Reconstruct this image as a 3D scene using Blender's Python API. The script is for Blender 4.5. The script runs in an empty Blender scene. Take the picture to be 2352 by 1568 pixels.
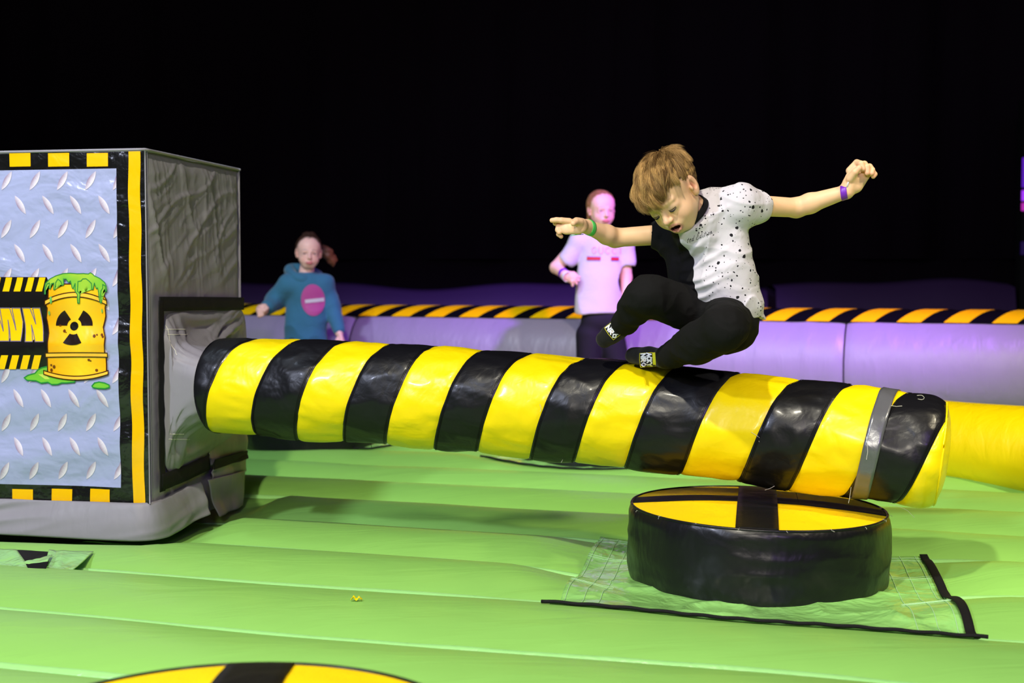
import bpy, bmesh, math, random
import numpy as np
from mathutils import Vector, Matrix
from mathutils.bvhtree import BVHTree
random.seed(7); rng = np.random.default_rng(7)
C = bpy.context.scene.collection
sc = bpy.context.scene
# ------------------------------------------------------------------ camera
FPX, CX, CY = 2940.0, 1176.0, 784.0
CAMH = 0.84
TH = math.atan(144.0 / FPX)
cam_d = bpy.data.cameras.new('camera'); cam = bpy.data.objects.new('camera', cam_d); C.objects.link(cam)
cam.location = (0, 0, CAMH); cam.rotation_euler = (math.pi/2 - TH, 0, 0)
cam_d.sensor_width = 36; cam_d.lens = 36 * FPX / 2352
cam_d.clip_end = 100
cam_d.dof.use_dof = True; cam_d.dof.focus_distance = 3.5; cam_d.dof.aperture_fstop = 3.2
sc.camera = cam
sc.view_settings.view_transform = 'Standard'; sc.view_settings.look = 'None'
sc.view_settings.gamma = 1; sc.view_settings.use_curve_mapping = False
sc.view_settings.exposure = 0.0
w = bpy.data.worlds.new('hall_dark'); sc.world = w; w.use_nodes = True
w.node_tree.nodes['Background'].inputs[0].default_value = (0.55, 0.6, 1, 1)
w.node_tree.nodes['Background'].inputs[1].default_value = 0.006

def spot(name, loc, target, energy, color, size=0.2, angle=60, blend=0.5):
    d = bpy.data.lights.new(name, 'SPOT'); d.energy = energy; d.color = color
    d.shadow_soft_size = size; d.spot_size = math.radians(angle); d.spot_blend = blend
    o = bpy.data.objects.new(name, d); C.objects.link(o); o.location = loc
    o.rotation_euler = (Vector(target) - Vector(loc)).to_track_quat('-Z', 'Y').to_euler(); return o
def area(name, loc, target, energy, color, size=1.0):
    d = bpy.data.lights.new(name, 'AREA'); d.energy = energy; d.color = color; d.size = size
    o = bpy.data.objects.new(name, d); C.objects.link(o); o.location = loc
    o.rotation_euler = (Vector(target) - Vector(loc)).to_track_quat('-Z', 'Y').to_euler(); return o
# stage lamps hung over the arena; the two front fills are added
spot('lamp_key', (-0.9, 0.9, 4.3), (0.3, 3.6, 0.3), 620, (1.0, 0.93, 0.76), 0.08, 85, 0.6)
spot('lamp_cool_left', (-3.4, 0.3, 3.5), (-0.9, 4.0, 0.5), 620, (0.70, 0.76, 1.0), 0.12, 80, 0.5)
spot('lamp_far_cool', (-2.5, 3.5, 4.6), (-0.9, 6.6, 0.0), 560, (0.66, 0.80, 1.0), 0.15, 60, 0.6)
spot('lamp_purple', (2.4, 3.6, 4.2), (1.0, 7.6, 0.4), 2500, (0.42, 0.10, 1.0), 0.15, 46, 0.9)
spot('lamp_pink', (4.4, 4.6, 3.4), (0.5, 7.1, 1.0), 75, (1.0, 0.22, 0.62), 0.1, 24, 0.5)
spot('lamp_warm_right', (3.4, 1.2, 4.4), (2.0, 4.8, 0.0), 950, (1.0, 0.88, 0.62), 0.12, 50, 0.7)
area('lamp_purple_front', (1.3, -2.4, 2.9), (0.2, 3.6, 0.4), 55, (0.42, 0.20, 1.0), 0.8)
area('lamp_front_warm_fill', (-0.4, -1.6, 2.5), (0.2, 3.4, 0.0), 85, (1.0, 0.92, 0.72), 0.5)  # warm fill added behind the camera to strengthen the floor relief
area('lamp_front_fill', (-0.9, -1.8, 2.6), (0.2, 4.0, 0.4), 20, (0.95, 0.92, 1.0), 1.0)  # weak soft fill, added from the camera side

# ------------------------------------------------------------------ helpers
def ray(px, py):
    x = (px - CX) / FPX; y = (CY - py) / FPX
    fw = np.array([0, math.cos(TH), -math.sin(TH)]); up = np.array([0, math.sin(TH), math.cos(TH)])
    return fw + np.array([x, 0, 0]) + y * up
CAM = np.array([0, 0, CAMH])
def P(px, py, Y):
    d = ray(px, py); return CAM + d * (Y / d[1])
def G(px, py, z=0.0):
    d = ray(px, py); return CAM + d * ((z - CAMH) / d[2])
def proj(p):
    p = np.asarray(p, float) - CAM
    fw = np.array([0, math.cos(TH), -math.sin(TH)]); up = np.array([0, math.sin(TH), math.cos(TH)])
    dz = p @ fw
    return CX + FPX * p[..., 0] / dz, CY - FPX * (p @ up) / dz
def nrm(v): v = np.asarray(v, float); return v / np.linalg.norm(v)

_perm = np.random.RandomState(3).randint(0, 1 << 30, 4096)
def vnoise(p, seed=0):
    p = np.asarray(p, float) + seed * 17.31
    i = np.floor(p).astype(np.int64); f = p - i; u = f * f * (3 - 2 * f)
    def h(a, b, c):
        n = (a * 73856093) ^ (b * 19349663) ^ (c * 83492791)
        return (_perm[n & 4095] % 65536) / 32768.0 - 1
    r = 0
    for dx in (0, 1):
        wx = u[..., 0] if dx else 1 - u[..., 0]
        for dy in (0, 1):
            wy = u[..., 1] if dy else 1 - u[..., 1]
            for dz in (0, 1):
                wz = u[..., 2] if dz else 1 - u[..., 2]
                r = r + wx * wy * wz * h(i[..., 0] + dx, i[..., 1] + dy, i[..., 2] + dz)
    return r
def folds(p, seed=0):
    return 1 - 2 * np.abs(vnoise(p, seed))          # ridged: creases

def lnk(o, parent=None):
    C.objects.link(o)
    if parent is not None: o.parent = parent
    return o
def mesh_np(name, V, F, mat, parent=None, smooth=True, col=None, solid=0, mats=None, midx=None, offset=-1):
    me = bpy.data.meshes.new(name)
    V = np.asarray(V, float).reshape(-1, 3)
    if isinstance(F, np.ndarray):
        n, k = F.shape
        me.vertices.add(len(V)); me.vertices.foreach_set('co', V.ravel().astype(np.float32))
        me.loops.add(n * k); me.loops.foreach_set('vertex_index', F.ravel().astype(np.int32))
        me.polygons.add(n); me.polygons.foreach_set('loop_start', np.arange(0, n * k, k, dtype=np.int32))
        me.update(calc_edges=True)
    else:
        me.from_pydata([tuple(v) for v in V], [], F); me.update()
    for m in (mats or [mat]): me.materials.append(m)
    if midx is not None: me.polygons.foreach_set('material_index', np.asarray(midx, np.int32))
    if smooth: me.polygons.foreach_set('use_smooth', [True] * len(me.polygons))
    if col is not None:
        a = me.color_attributes.new('Col', 'FLOAT_COLOR', 'POINT')
        cc = np.ones((len(V), 4), np.float32); cc[:, :3] = col; a.data.foreach_set('color', cc.ravel())
    me.validate()
    o = bpy.data.objects.new(name, me); lnk(o, parent)
    if parent is not None:
        root = parent
        while root.parent is not None: root = root.parent
        if root.location.length > 0: me.transform(Matrix.Translation(-root.location))
    if solid:
        md = o.modifiers.new('thickness', 'SOLIDIFY'); md.thickness = solid; md.offset = offset
    return o
def gridF(nu, nv, cu=False, cv=False):
    i = np.arange(nu if cu else nu - 1); j = np.arange(nv if cv else nv - 1)
    I, J = np.meshgrid(i, j, indexing='ij'); I2 = (I + 1) % nu; J2 = (J + 1) % nv
    return np.stack([I * nv + J, I2 * nv + J, I2 * nv + J2, I * nv + J2], -1).reshape(-1, 4)
def grid_mesh(name, A, mat, parent=None, cu=False, cv=False, flip=False, **k):
    nu, nv = A.shape[:2]; F = gridF(nu, nv, cu, cv)
    if flip: F = F[:, ::-1].copy()
    return mesh_np(name, A.reshape(-1, 3), F, mat, parent, **k)
def thing(name, label, cat, loc=(0, 0, 0), group=None):
    o = bpy.data.objects.new(name, None); C.objects.link(o); o.location = loc; o.empty_display_size = .1
    o['label'] = label; o['category'] = cat
    if group: o['group'] = group
    return o
def tag(o, label, cat, group=None):
    o['label'] = label; o['category'] = cat
    if group: o['group'] = group
    return o
def tube_pts(pts, rad, n=8):
    pts = np.asarray(pts, float); m = len(pts); rad = np.broadcast_to(rad, (m,)).astype(float)
    t = np.gradient(pts, axis=0); t /= np.linalg.norm(t, axis=1)[:, None] + 1e-12
    ref = np.array([0, 0, 1.0]); A = np.zeros((m, n, 3))
    for i in range(m):
        r = ref if abs(t[i] @ ref) < .95 else np.array([1.0, 0, 0])
        a = nrm(np.cross(t[i], r)); b = np.cross(t[i], a)
        ph = np.linspace(0, 2 * np.pi, n, endpoint=False)
        A[i] = pts[i] + rad[i] * (np.cos(ph)[:, None] * a + np.sin(ph)[:, None] * b)
    return A
def add_tube(name, pts, rad, mat, parent=None, n=8, **k):
    A = tube_pts(pts, rad, n); m = len(A); F = [tuple(int(x) for x in f) for f in gridF(m, n, False, True)]
    F.append(tuple(range(n))[::-1]); F.append(tuple((m - 1) * n + i for i in range(n)))
    return mesh_np(name, A.reshape(-1, 3), F, mat, parent, **k)

# ------------------------------------------------------------------ materials
def mat(name, base, rough=.5, bump=None, coat=0, spec=.5, attr=False, emit=None, metal=0, sss=0, vary=0, sheen=0):
    m = bpy.data.materials.new(name); m.use_nodes = True; nt = m.node_tree; b = nt.nodes['Principled BSDF']
    b.inputs['Base Color'].default_value = (*base, 1); b.inputs['Roughness'].default_value = rough
    b.inputs['Coat Weight'].default_value = coat; b.inputs['Coat Roughness'].default_value = .12
    b.inputs['Specular IOR Level'].default_value = spec; b.inputs['Metallic'].default_value = metal
    if sheen: b.inputs['Sheen Weight'].default_value = sheen
    if sss:
        b.inputs['Subsurface Weight'].default_value = sss; b.inputs['Subsurface Radius'].default_value = (1, .4, .25)
        b.inputs['Subsurface Scale'].default_value = .006
    if emit: b.inputs['Emission Color'].default_value = (*emit[:3], 1); b.inputs['Emission Strength'].default_value = emit[3]
    tc = nt.nodes.new('ShaderNodeTexCoord'); src = None
    if attr:
        a = nt.nodes.new('ShaderNodeVertexColor'); a.layer_name = 'Col'; src = a.outputs[0]
        nt.links.new(src, b.inputs['Base Color'])
    if vary:
        n = nt.nodes.new('ShaderNodeTexNoise'); n.inputs['Scale'].default_value = 6; n.inputs['Detail'].default_value = 5
        nt.links.new(tc.outputs['Object'], n.inputs['Vector'])
        hs = nt.nodes.new('ShaderNodeHueSaturation'); mr = nt.nodes.new('ShaderNodeMapRange')
        mr.inputs['To Min'].default_value = 1 - vary; mr.inputs['To Max'].default_value = 1 + vary
        nt.links.new(n.outputs['Fac'], mr.inputs['Value']); nt.links.new(mr.outputs[0], hs.inputs['Value'])
        if src: nt.links.new(src, hs.inputs['Color'])
        else: hs.inputs['Color'].default_value = (*base, 1)
        nt.links.new(hs.outputs[0], b.inputs['Base Color'])
    if bump:
        last = None
        for (scale, strength, dist, stretch) in bump:
            mp = nt.nodes.new('ShaderNodeMapping'); mp.inputs['Scale'].default_value = stretch
            nt.links.new(tc.outputs['Object'], mp.inputs['Vector'])
            n = nt.nodes.new('ShaderNodeTexNoise'); n.inputs['Scale'].default_value = scale; n.inputs['Detail'].default_value = 3
            n.inputs['Distortion'].default_value = .6
            nt.links.new(mp.outputs[0], n.inputs['Vector'])
            bp = nt.nodes.new('ShaderNodeBump'); bp.inputs['Strength'].default_value = strength; bp.inputs['Distance'].default_value = dist
            nt.links.new(n.outputs['Fac'], bp.inputs['Height'])
            if last: nt.links.new(last, bp.inputs['Normal'])
            last = bp.outputs[0]
        nt.links.new(last, b.inputs['Normal'])
    return m
ONE = (1, 1, 1)
M = {}
M['green'] = mat('green_vinyl', (.27, .58, .115), .42, [(3, .25, .02, (1, 4, 1)), (260, .06, .001, ONE)], spec=.35, vary=.05)
M['green_apron'] = mat('green_apron_vinyl', (.30, .66, .17), .22, [(9, .7, .03, ONE), (25, .35, .01, ONE)], coat=.3, vary=.05)
M['green_strip'] = mat('green_weld_strip', (.34, .72, .22), .3, [(30, .4, .006, ONE)], coat=.3)
M['yellow'] = mat('yellow_vinyl', (.98, .75, .002), .33, [(7, .4, .02, ONE), (22, .15, .008, (1, 2, 1))], coat=.12, spec=.35, vary=.03)
M['black'] = mat('black_vinyl', (.006, .006, .008), .36, [(6, .5, .025, ONE), (22, .18, .008, (1, 2, 1))], coat=.06, spec=.32)
M['yellow_top'] = mat('yellow_top_vinyl', (.96, .66, .003), .6, [(7, .4, .02, ONE)], spec=.15)
M['black_top'] = mat('black_top_vinyl', (.005, .005, .006), .55, [(20, .4, .008, ONE)], spec=.18)
M['black_flat'] = mat('black_cloth', (.004, .004, .005), .8, [(200, .3, .001, ONE)], spec=.2)
M['velcro'] = mat('black_velcro', (.006, .006, .006), .75, [(300, .6, .002, ONE)], spec=.25)
M['grey'] = mat('grey_cover_fabric', (.26, .25, .275), .5, [(5, .4, .03, (1, 1, .35)), (20, .2, .01, (1, 1, .5)), (300, .1, .0005, ONE)], spec=.4, vary=.05)
M['grey_wall'] = mat('grey_tube_vinyl', (.28, .25, .33), .40, [(5, .25, .02, (3, 3, .6)), (14, .2, .008, (3, 3, .5))], spec=.4)
M['tube_yellow'] = mat('yellow_tube_vinyl', (.97, .72, .0), .4, [(6, .25, .02, (3, 3, 1))], spec=.4)
M['orange'] = mat('amber_stripe_vinyl', (.98, .62, .0), .4)
M['band_black'] = mat('black_band_vinyl', (.003, .003, .004), .6, spec=.05)
M['plate'] = mat('blue_grey_print', (.37, .41, .64), .22, [(5, .55, .03, (1, 1, 1.5)), (18, .3, .01, ONE)], coat=.5)
M['print_black'] = mat('black_print', (.008, .008, .008), .2, [(6, .6, .03, (1, 1, 1.5)), (22, .4, .012, ONE)], coat=.5)
M['print_yellow'] = mat('amber_print', (.93, .52, .0), .25, [(6, .4, .02, ONE)], coat=.3)
M['print_col'] = mat('colour_print', (1, 1, 1), .22, [(6, .4, .02, ONE)], coat=.4, attr=True)
M['stitch'] = mat('pale_thread', (.75, .72, .62), .7)
M['stitch_green'] = mat('pale_green_thread', (.5, .8, .45), .6)
M['tape'] = mat('silver_grey_tape', (.15, .155, .17), .28, [(30, .3, .004, ONE)], metal=.35, spec=.6)
M['skin'] = mat('skin', (.8, .5, .36), .48, [(220, .05, .0006, ONE)], attr=True, sss=.10, spec=.35)
M['hair'] = mat('hair', (.3, .2, .1), .5, attr=True, spec=.3)
M['eye'] = mat('eye', (1, 1, 1), .12, attr=True, coat=.6)
M['trousers'] = mat('black_jogger_cloth', (.0075, .0075, .007), .9, [(14, .6, .012, ONE), (500, .3, .0006, ONE)], spec=.15)
M['sock_white'] = mat('white_knit', (.78, .78, .85), .8, [(400, .5, .001, ONE)])
M['sock_yellow'] = mat('yellow_knit', (.72, .68, .02), .8, [(400, .5, .001, ONE)])
M['sock_orange'] = mat('orange_knit', (.6, .3, .01), .8)
M['sock'] = mat('black_knit', (.009, .009, .009), .9, [(300, .4, .001, ONE)], spec=.2, sheen=.1)
M['band_green'] = mat('green_paper_band', (.10, .62, .12), .35)
M['band_purple'] = mat('purple_paper_band', (.19, .02, .52), .4)
M['band_white'] = mat('white_paper', (.8, .8, .8), .4)
M['ink'] = mat('black_ink', (.004, .004, .006), .6)
M['white_tee'] = mat('white_cotton', (.58, .56, .60), .8, [(10, .5, .012, ONE), (500, .2, .0006, ONE)], spec=.2)
M['red_print'] = mat('red_print', (.55, .01, .03), .5)
M['blue_print'] = mat('navy_print', (.2, .12, .5), .5)
M['pale_print'] = mat('pale_peach_print', (.72, .36, .34), .6)
M['leggings'] = mat('dark_leggings', (.010, .009, .014), .8, [(12, .3, .01, ONE)], spec=.2)
M['hoodie'] = mat('teal_sweatshirt', (.035, .15, .24), .85, [(10, .6, .015, ONE)], spec=.2, sheen=.2)
M['pink_print'] = mat('magenta_print', (.42, .06, .25), .6)
M['curtain'] = mat('black_curtain', (.010, .006, .011), .9, [(2, .4, .05, (3, 3, .3))], spec=.05)
M['hall_floor'] = mat('dark_hall_floor', (.01, .008, .012), .7)
M['mat_dark'] = mat('dark_padding', (.045, .022, .085), .6, [(2, .3, .03, ONE)], spec=.2)

# ------------------------------------------------------------------ SDF kit
class Prim:
    def __init__(s, f, lo, hi, k=.01, op='u'):
        s.f, s.lo, s.hi, s.k, s.op = f, np.asarray(lo, float), np.asarray(hi, float), k, op
def cap(a, b, ra, rb=None, k=.01, op='u'):
    a = np.asarray(a, float); b = np.asarray(b, float); rb = ra if rb is None else rb; ab = b - a; L = max(ab @ ab, 1e-9)
    def f(p):
        q = p - a; t = np.clip((q @ ab) / L, 0, 1); e = q - t[..., None] * ab
        return np.sqrt(np.einsum('...i,...i', e, e)) - (ra + (rb - ra) * t)
    r = max(ra, rb); return Prim(f, np.minimum(a, b) - r, np.maximum(a, b) + r, k, op)
def fcap(a, b, ra, rb, N, flat, k=.01, op='u'):     # tapered, flattened along N
    a = np.asarray(a, float); b = np.asarray(b, float); ab = b - a; L = ab @ ab; N = nrm(N)
    def f(p):
        q = p - a; t = np.clip((q @ ab) / L, 0, 1); e = q - t[..., None] * ab
        en = e @ N; e = e + ((1 / flat - 1) * en)[..., None] * N; r = ra + (rb - ra) * t
        l = np.sqrt(np.einsum('...i,...i', e, e)); return (l - r) * (flat + (1 - flat) * .5)
    r = max(ra, rb); return Prim(f, np.minimum(a, b) - r, np.maximum(a, b) + r, k, op)
def ell(c, r, R=None, k=.01, op='u'):
    c = np.asarray(c, float); r = np.asarray(r, float) * np.ones(3); R = np.eye(3) if R is None else np.asarray(R)
    def f(p):
        q = (p - c) @ R.T; a = q / r; k0 = np.sqrt(np.einsum('...i,...i', a, a)); b = a / r
        k1 = np.sqrt(np.einsum('...i,...i', b, b)); return k0 * (k0 - 1) / (k1 + 1e-9)
    m = r.max(); return Prim(f, c - m, c + m, k, op)
def combine(prims, p, margin=.02):
    """p: (B,K,3) -> (B,K) with per-block culling"""
    d = np.full(p.shape[:2], .5); mn = p.min(1); mx = p.max(1)
    for pr in prims:
        m = margin + pr.k
        idx = np.nonzero(np.all((mn <= pr.hi + m) & (mx >= pr.lo - m), axis=1))[0]
        if not len(idx): continue
        v = pr.f(p[idx]); o = d[idx]; k = max(pr.k, 1e-5)
        if pr.op == 'u':
            h = np.clip(k - np.abs(o - v), 0, None) / k; d[idx] = np.minimum(o, v) - h * h * k * .25
        else:
            h = np.clip(k - np.abs(o + v), 0, None) / k; d[idx] = np.maximum(o, -v) + h * h * k * .25
    return d
def polygonize(prims, h, disp=None, amp=0):
    lo = np.min([p.lo for p in prims if p.op == 'u'], 0) - .02; hi = np.max([p.hi for p in prims if p.op == 'u'], 0) + .02
    B = 8; bs = B * h; nb = np.ceil((hi - lo) / bs).astype(int)
    I = np.stack(np.meshgrid(*[np.arange(n) for n in nb], indexing='ij'), -1).reshape(-1, 3)
    cen = lo + (I + .5) * bs
    dc = combine(prims, cen[:, None, :], margin=bs + .03)[:, 0]
    I = I[np.abs(dc) < bs * .87 * 1.25 + amp + .004]
    g = np.arange(9); gg = np.stack(np.meshgrid(g, g, g, indexing='ij'), -1).reshape(-1, 3)
    N = int(nb.max() + 2) * B + 4; keys, verts, quads = [], [], []
    S = np.array([1, N, N * N])
    for c0 in range(0, len(I), 1200):
        Ib = I[c0:c0 + 1200]; base = Ib * B
        p = lo + (base[:, None, :] + gg[None]) * h
        d = combine(prims, p)
        if disp is not None: d = d + disp(p)
        d = d.reshape(-1, 9, 9, 9); s = d < 0
        cs = sum(s[:, i:i + 8, j:j + 8, k:k + 8].astype(np.int8) for i in (0, 1) for j in (0, 1) for k in (0, 1))
        b, x, y, z = np.nonzero((cs > 0) & (cs < 8))
        if len(b):
            acc = np.zeros((len(b), 3)); cnt = np.zeros(len(b))
            cr = {(i, j, k): d[b, x + i, y + j, z + k] for i in (0, 1) for j in (0, 1) for k in (0, 1)}
            for ax in range(3):
                for u in (0, 1):
                    for v in (0, 1):
                        c = [u, v]; c.insert(ax, 0); c1 = [u, v]; c1.insert(ax, 1)
                        a0, a1 = cr[tuple(c)], cr[tuple(c1)]; m = (a0 < 0) != (a1 < 0)
                        t = np.where(m, a0 / np.where(m, a0 - a1, 1), 0)
                        q = np.tile(np.array(c, float), (len(b), 1)); q[:, ax] = t
                        acc += np.where(m[:, None], q, 0); cnt += m
            cell = base[b] + np.stack([x, y, z], -1)
            keys.append(cell @ S); verts.append(lo + (cell + acc / cnt[:, None]) * h)
        for ax in range(3):
            sl0 = [slice(0, 8)] * 3; sl1 = [slice(0, 8)] * 3; sl1[ax] = slice(1, 9)
            A = s[(slice(None), *sl0)]; Bq = s[(slice(None), *sl1)]
            b, x, y, z = np.nonzero(A != Bq)
            if not len(b): continue
            g0 = (base[b] + np.stack([x, y, z], -1)) @ S; u, v = S[(ax + 1) % 3], S[(ax + 2) % 3]
            q = np.stack([g0 - u - v, g0 - v, g0, g0 - u], -1); fl = ~A[b, x, y, z]
            q[fl] = q[fl][:, ::-1]; quads.append(q)
    K = np.concatenate(keys); V = np.concatenate(verts); Q = np.concatenate(quads)
    K, ix = np.unique(K, return_index=True); V = V[ix]
    pos = np.clip(np.searchsorted(K, Q), 0, len(K) - 1); ok = np.all(K[pos] == Q, 1); F = pos[ok]
    used = np.zeros(len(V), bool); used[F.ravel()] = True; rm = np.cumsum(used) - 1
    return V[used], rm[F]
def relax(V, F, n=1, f=.5):
    E = np.concatenate([F[:, [i, (i + 1) % 4]] for i in range(4)]); E = np.concatenate([E, E[:, ::-1]])
    for _ in range(n):
        S = np.zeros_like(V)
        for a in range(3): S[:, a] = np.bincount(E[:, 0], V[E[:, 1], a], len(V))
        c = np.bincount(E[:, 0], minlength=len(V)); V = V + f * (S / np.maximum(c, 1)[:, None] - V)
    return V

# ------------------------------------------------------------------ floor
SL = .298; SP = .43; Y0 = 2.77
ca = 1 / math.sqrt(1 + SL * SL); sa = SL * ca
seam_d = np.array([ca, -sa, 0]); seam_n = np.array([sa, ca, 0])
def wig(k, x): return .018 * np.sin(x * 1.7 + k * 2.1) + .010 * np.sin(x * 4.1 + k * 1.3)
AMP = .062
PODS = [(float(P(1738, 1337, 3.54)[0]), 3.54), (-.40, 1.735), (.40, 5.92), (-1.02, 6.45)]
def press(x, y):      # the pods sink into the inflated floor
    m = 1.0
    for (a, b) in PODS:
        t = np.clip((np.hypot(x - a, y - b) - .37) / .34, 0, 1); m = m * (.12 + .88 * t * t * (3 - 2 * t))
    c_ = P(333, 343, 3.9); ux = (x - c_[0]) * -.9835 + (y - 3.9) * .1807; vx = (x - c_[0]) * .1807 + (y - 3.9) * .9835
    d_ = np.hypot(np.maximum(np.maximum(-ux, ux - 1.35), 0), np.maximum(np.maximum(-vx, vx - .735), 0)); t = np.clip((d_ - .03) / .16, 0, 1)
    return m * (.05 + .95 * t * t * (3 - 2 * t))
def floor_z(x, y):
    ye = y + SL * x; q = (ye - Y0) / SP; k = np.round(q); q = q - wig(k, x) / SP
    return AMP * np.abs(np.sin(np.pi * q)) ** .62 * press(x, y)
floor = bpy.data.objects.new('floor', None); C.objects.link(floor); floor['kind'] = 'structure'
xs = np.linspace(-4.6, 4.6, 231)
for k in range(-6, 13):
    t = (1 - np.cos(np.linspace(0, np.pi, 25))) / 2
    T, X = np.meshgrid(t, xs, indexing='ij')
    YE = Y0 + SP * (k + T) + wig(k, X) * (1 - T) + wig(k + 1, X) * T; Yw = YE - SL * X
    Z = AMP * np.sin(np.pi * T).clip(0) ** .62 + .0035 * vnoise(np.stack([X * 3.3, Yw * 5, 0 * X + k], -1)) * np.sin(np.pi * T).clip(0)
    Z = Z * press(X, Yw) + .0012 * folds(np.stack([X * 16, Yw * 3, 0 * X], -1), k) * (1 - np.sin(np.pi * T).clip(0)) ** 2
    grid_mesh('floor_panel', np.stack([X, Yw, Z], -1), M['green'], floor, flip=True)
for k in range(-4, 11):
    X = xs[::1]; A = np.zeros((len(X), 4, 3))
    for j, (dy, z) in enumerate([(-.004, .011), (.000, .017), (.007, .021), (.011, .025)]):
        Yw = Y0 + SP * k + wig(k, X) - SL * X + dy
        A[:, j] = np.stack([X, Yw, z * (.15 + .85 * press(X, Yw)) + .0015 * vnoise(np.stack([X * 9, 0 * X, 0 * X + k], -1))], -1)
    o = grid_mesh('seam_strip', A, M['green_strip'], floor, flip=False, solid=.001)
hall = mesh_np('floor', [(-14, -3, -.03), (14, -3, -.03), (14, 14, -.03), (-14, 14, -.03)], [(0, 1, 2, 3)], M['hall_floor'], floor, smooth=False)
hall.name = 'hall_floor'

# ------------------------------------------------------------------ back wall, curtain, padding
nx = 300; X = np.linspace(-13, 13, nx); zz = np.array([0, 1.02, 1.03, 5, 9.0])
A = np.zeros((nx, 5, 3))
for j, z in enumerate(zz):
    fold = .06 * np.sin(X * 5.0) + .03 * np.sin(X * 13 + 1)
    A[:, j] = np.stack([X, 11.6 + fold * (1 if j > 1 else 0) + (0.12 if j <= 1 else 0) - .2 * X * 0, 0 * X + z], -1)
wall_back = bpy.data.objects.new('wall_back', None); C.objects.link(wall_back); wall_back['kind'] = 'structure'
grid_mesh('curtain', A, M['curtain'], wall_back)
ceil = mesh_np('ceiling', [(-14, -3, 9), (14, -3, 9), (14, 14, 9), (-14, 14, 9)], [(0, 3, 2, 1)], M['curtain'], smooth=False); ceil['kind'] = 'structure'
# dark padded barrier behind the arena
def padding(x0, x1, zt, label):
    X = np.linspace(x0, x1, 120); prof = [(10.45, 0), (10.4, .7), (10.44, .96), (10.6, 1.0), (10.9, .98), (11.0, 0)]
    A = np.zeros((120, 6, 3))
    for j, (y, z) in enumerate(prof):
        A[:, j] = np.stack([X, 0 * X + y, z * zt * (1 + (.03 * np.sin(X * 2.3) + .02 * np.sin(X * 5 + 2)) * (z > .9))], -1)
    o = grid_mesh('barrier_pad', A, M['mat_dark']); tag(o, label, 'padding')
padding(2.15, 4.1, .81, 'dark purple-lit padded barrier behind the right part of the grey tube wall')
padding(-5.5, 2.08, .79, 'dark padded barrier behind the grey tube wall left of the jumping boy')

# light strip fixture at far right
fx = thing('light_tower', 'narrow dark post with glowing purple panels at the right edge of the hall', 'light', tuple(P(2353, 700, 10.5)[:2]) + (0,))
q = P(2353, 500, 10.5)
def box_mesh(name, lo, hi, m, parent=None):
    x0, y0, z0 = lo; x1, y1, z1 = hi
    V = [(x0, y0, z0), (x1, y0, z0), (x1, y1, z0), (x0, y1, z0), (x0, y0, z1), (x1, y0, z1), (x1, y1, z1), (x0, y1, z1)]
    o = mesh_np(name, V, [(0, 3, 2, 1), (4, 5, 6, 7), (0, 1, 5, 4), (1, 2, 6, 5), (2, 3, 7, 6), (3, 0, 4, 7)], m, parent, smooth=False)
    b = o.modifiers.new('bevel', 'BEVEL'); b.width = .004; b.segments = 2
    return o
box_mesh('post', (q[0] - .02, 10.5, 0), (q[0] + .14, 10.62, 2.3), M['black_flat'], fx)
for (ya, yb, colr, e) in [(362, 430, (.16, .02, .8), .55), (437, 461, (.35, .04, .9), 1.1), (466, 484, (.55, .03, .5), .8), (555, 585, (.05, .01, .25), .15)]:
    za = P(2350, ya, 10.49)[2]; zb = P(2350, yb, 10.49)[2]
    box_mesh('glowing_panel', (q[0] - .03, 10.46, zb), (q[0] + .12, 10.50, za), mat('panel_glow', (.01, .01, .01), .5, emit=(*colr, e)), fx)

# ------------------------------------------------------------------ grey tube wall
def wall_c(x): return 8.0 - .38 * x
WR = .31; WZ = .352
def wall_pt(x, phi, r=WR):       # phi 0 = top, 90 = front
    x, phi = np.broadcast_arrays(np.asarray(x, float), np.asarray(phi, float)); n = nrm([-.38, -1, 0]); phi = np.radians(phi)
    c = np.stack([x, wall_c(x), 0 * x + WZ], -1)
    return c + np.asarray(r, float)[..., None] * (np.cos(phi)[..., None] * np.array([0, 0, 1.0]) + np.sin(phi)[..., None] * n)
wl = thing('tube_wall', 'long grey inflatable tube wall with hazard striped top behind the children', 'inflatable wall', (0, 8.0, 0))
for (x0, x1) in [(-4.4, -.93), (-.93, 1.92), (1.92, 4.6)]:
    X = np.linspace(x0 + .004, x1 - .004, 160); ph = np.linspace(-180, 180, 49)[:-1]
    XX, PP = np.meshgrid(X, ph, indexing='ij')
    e = np.minimum(XX - x0, x1 - XX); R = WR - .02 * np.exp(-e / .03) + .006 * folds(np.stack([XX * 9, PP * .012, 0 * XX], -1)) * np.exp(-e / .25) + .002 * vnoise(np.stack([XX * 14, PP * .03, 0 * XX], -1))
    grid_mesh('tube_section', wall_pt(XX, PP, R), M['grey_wall'], wl, cv=True)
X = np.linspace(-4.4, 4.6, 260); ph = np.linspace(-70, 38, 16); XX, PP = np.meshgrid(X, ph, indexing='ij')
grid_mesh('black_top_band', wall_pt(XX, PP, WR + .006), M['band_black'], wl)
sx = -4.2; pitch = .217
x = P(568, 712, 8.6)[0] - 12 * pitch
k = 0
while x < 4.3:
    pp = np.linspace(38, -66, 18); t = (38 - pp) / 104; sh = .36 * t ** 1.0
    A = np.stack([wall_pt(x + sh, pp, WR + .010), wall_pt(x + .115 + sh, pp, WR + .010)], 0)
    A = np.stack([wall_pt(x + sh + u, pp, WR + .010) for u in np.linspace(0, .118, 4)], 0)
    grid_mesh('yellow_stripe', A, M['orange'], wl)
    x += pitch * (1.0 if k < 26 else 1.05); k += 1

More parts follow.
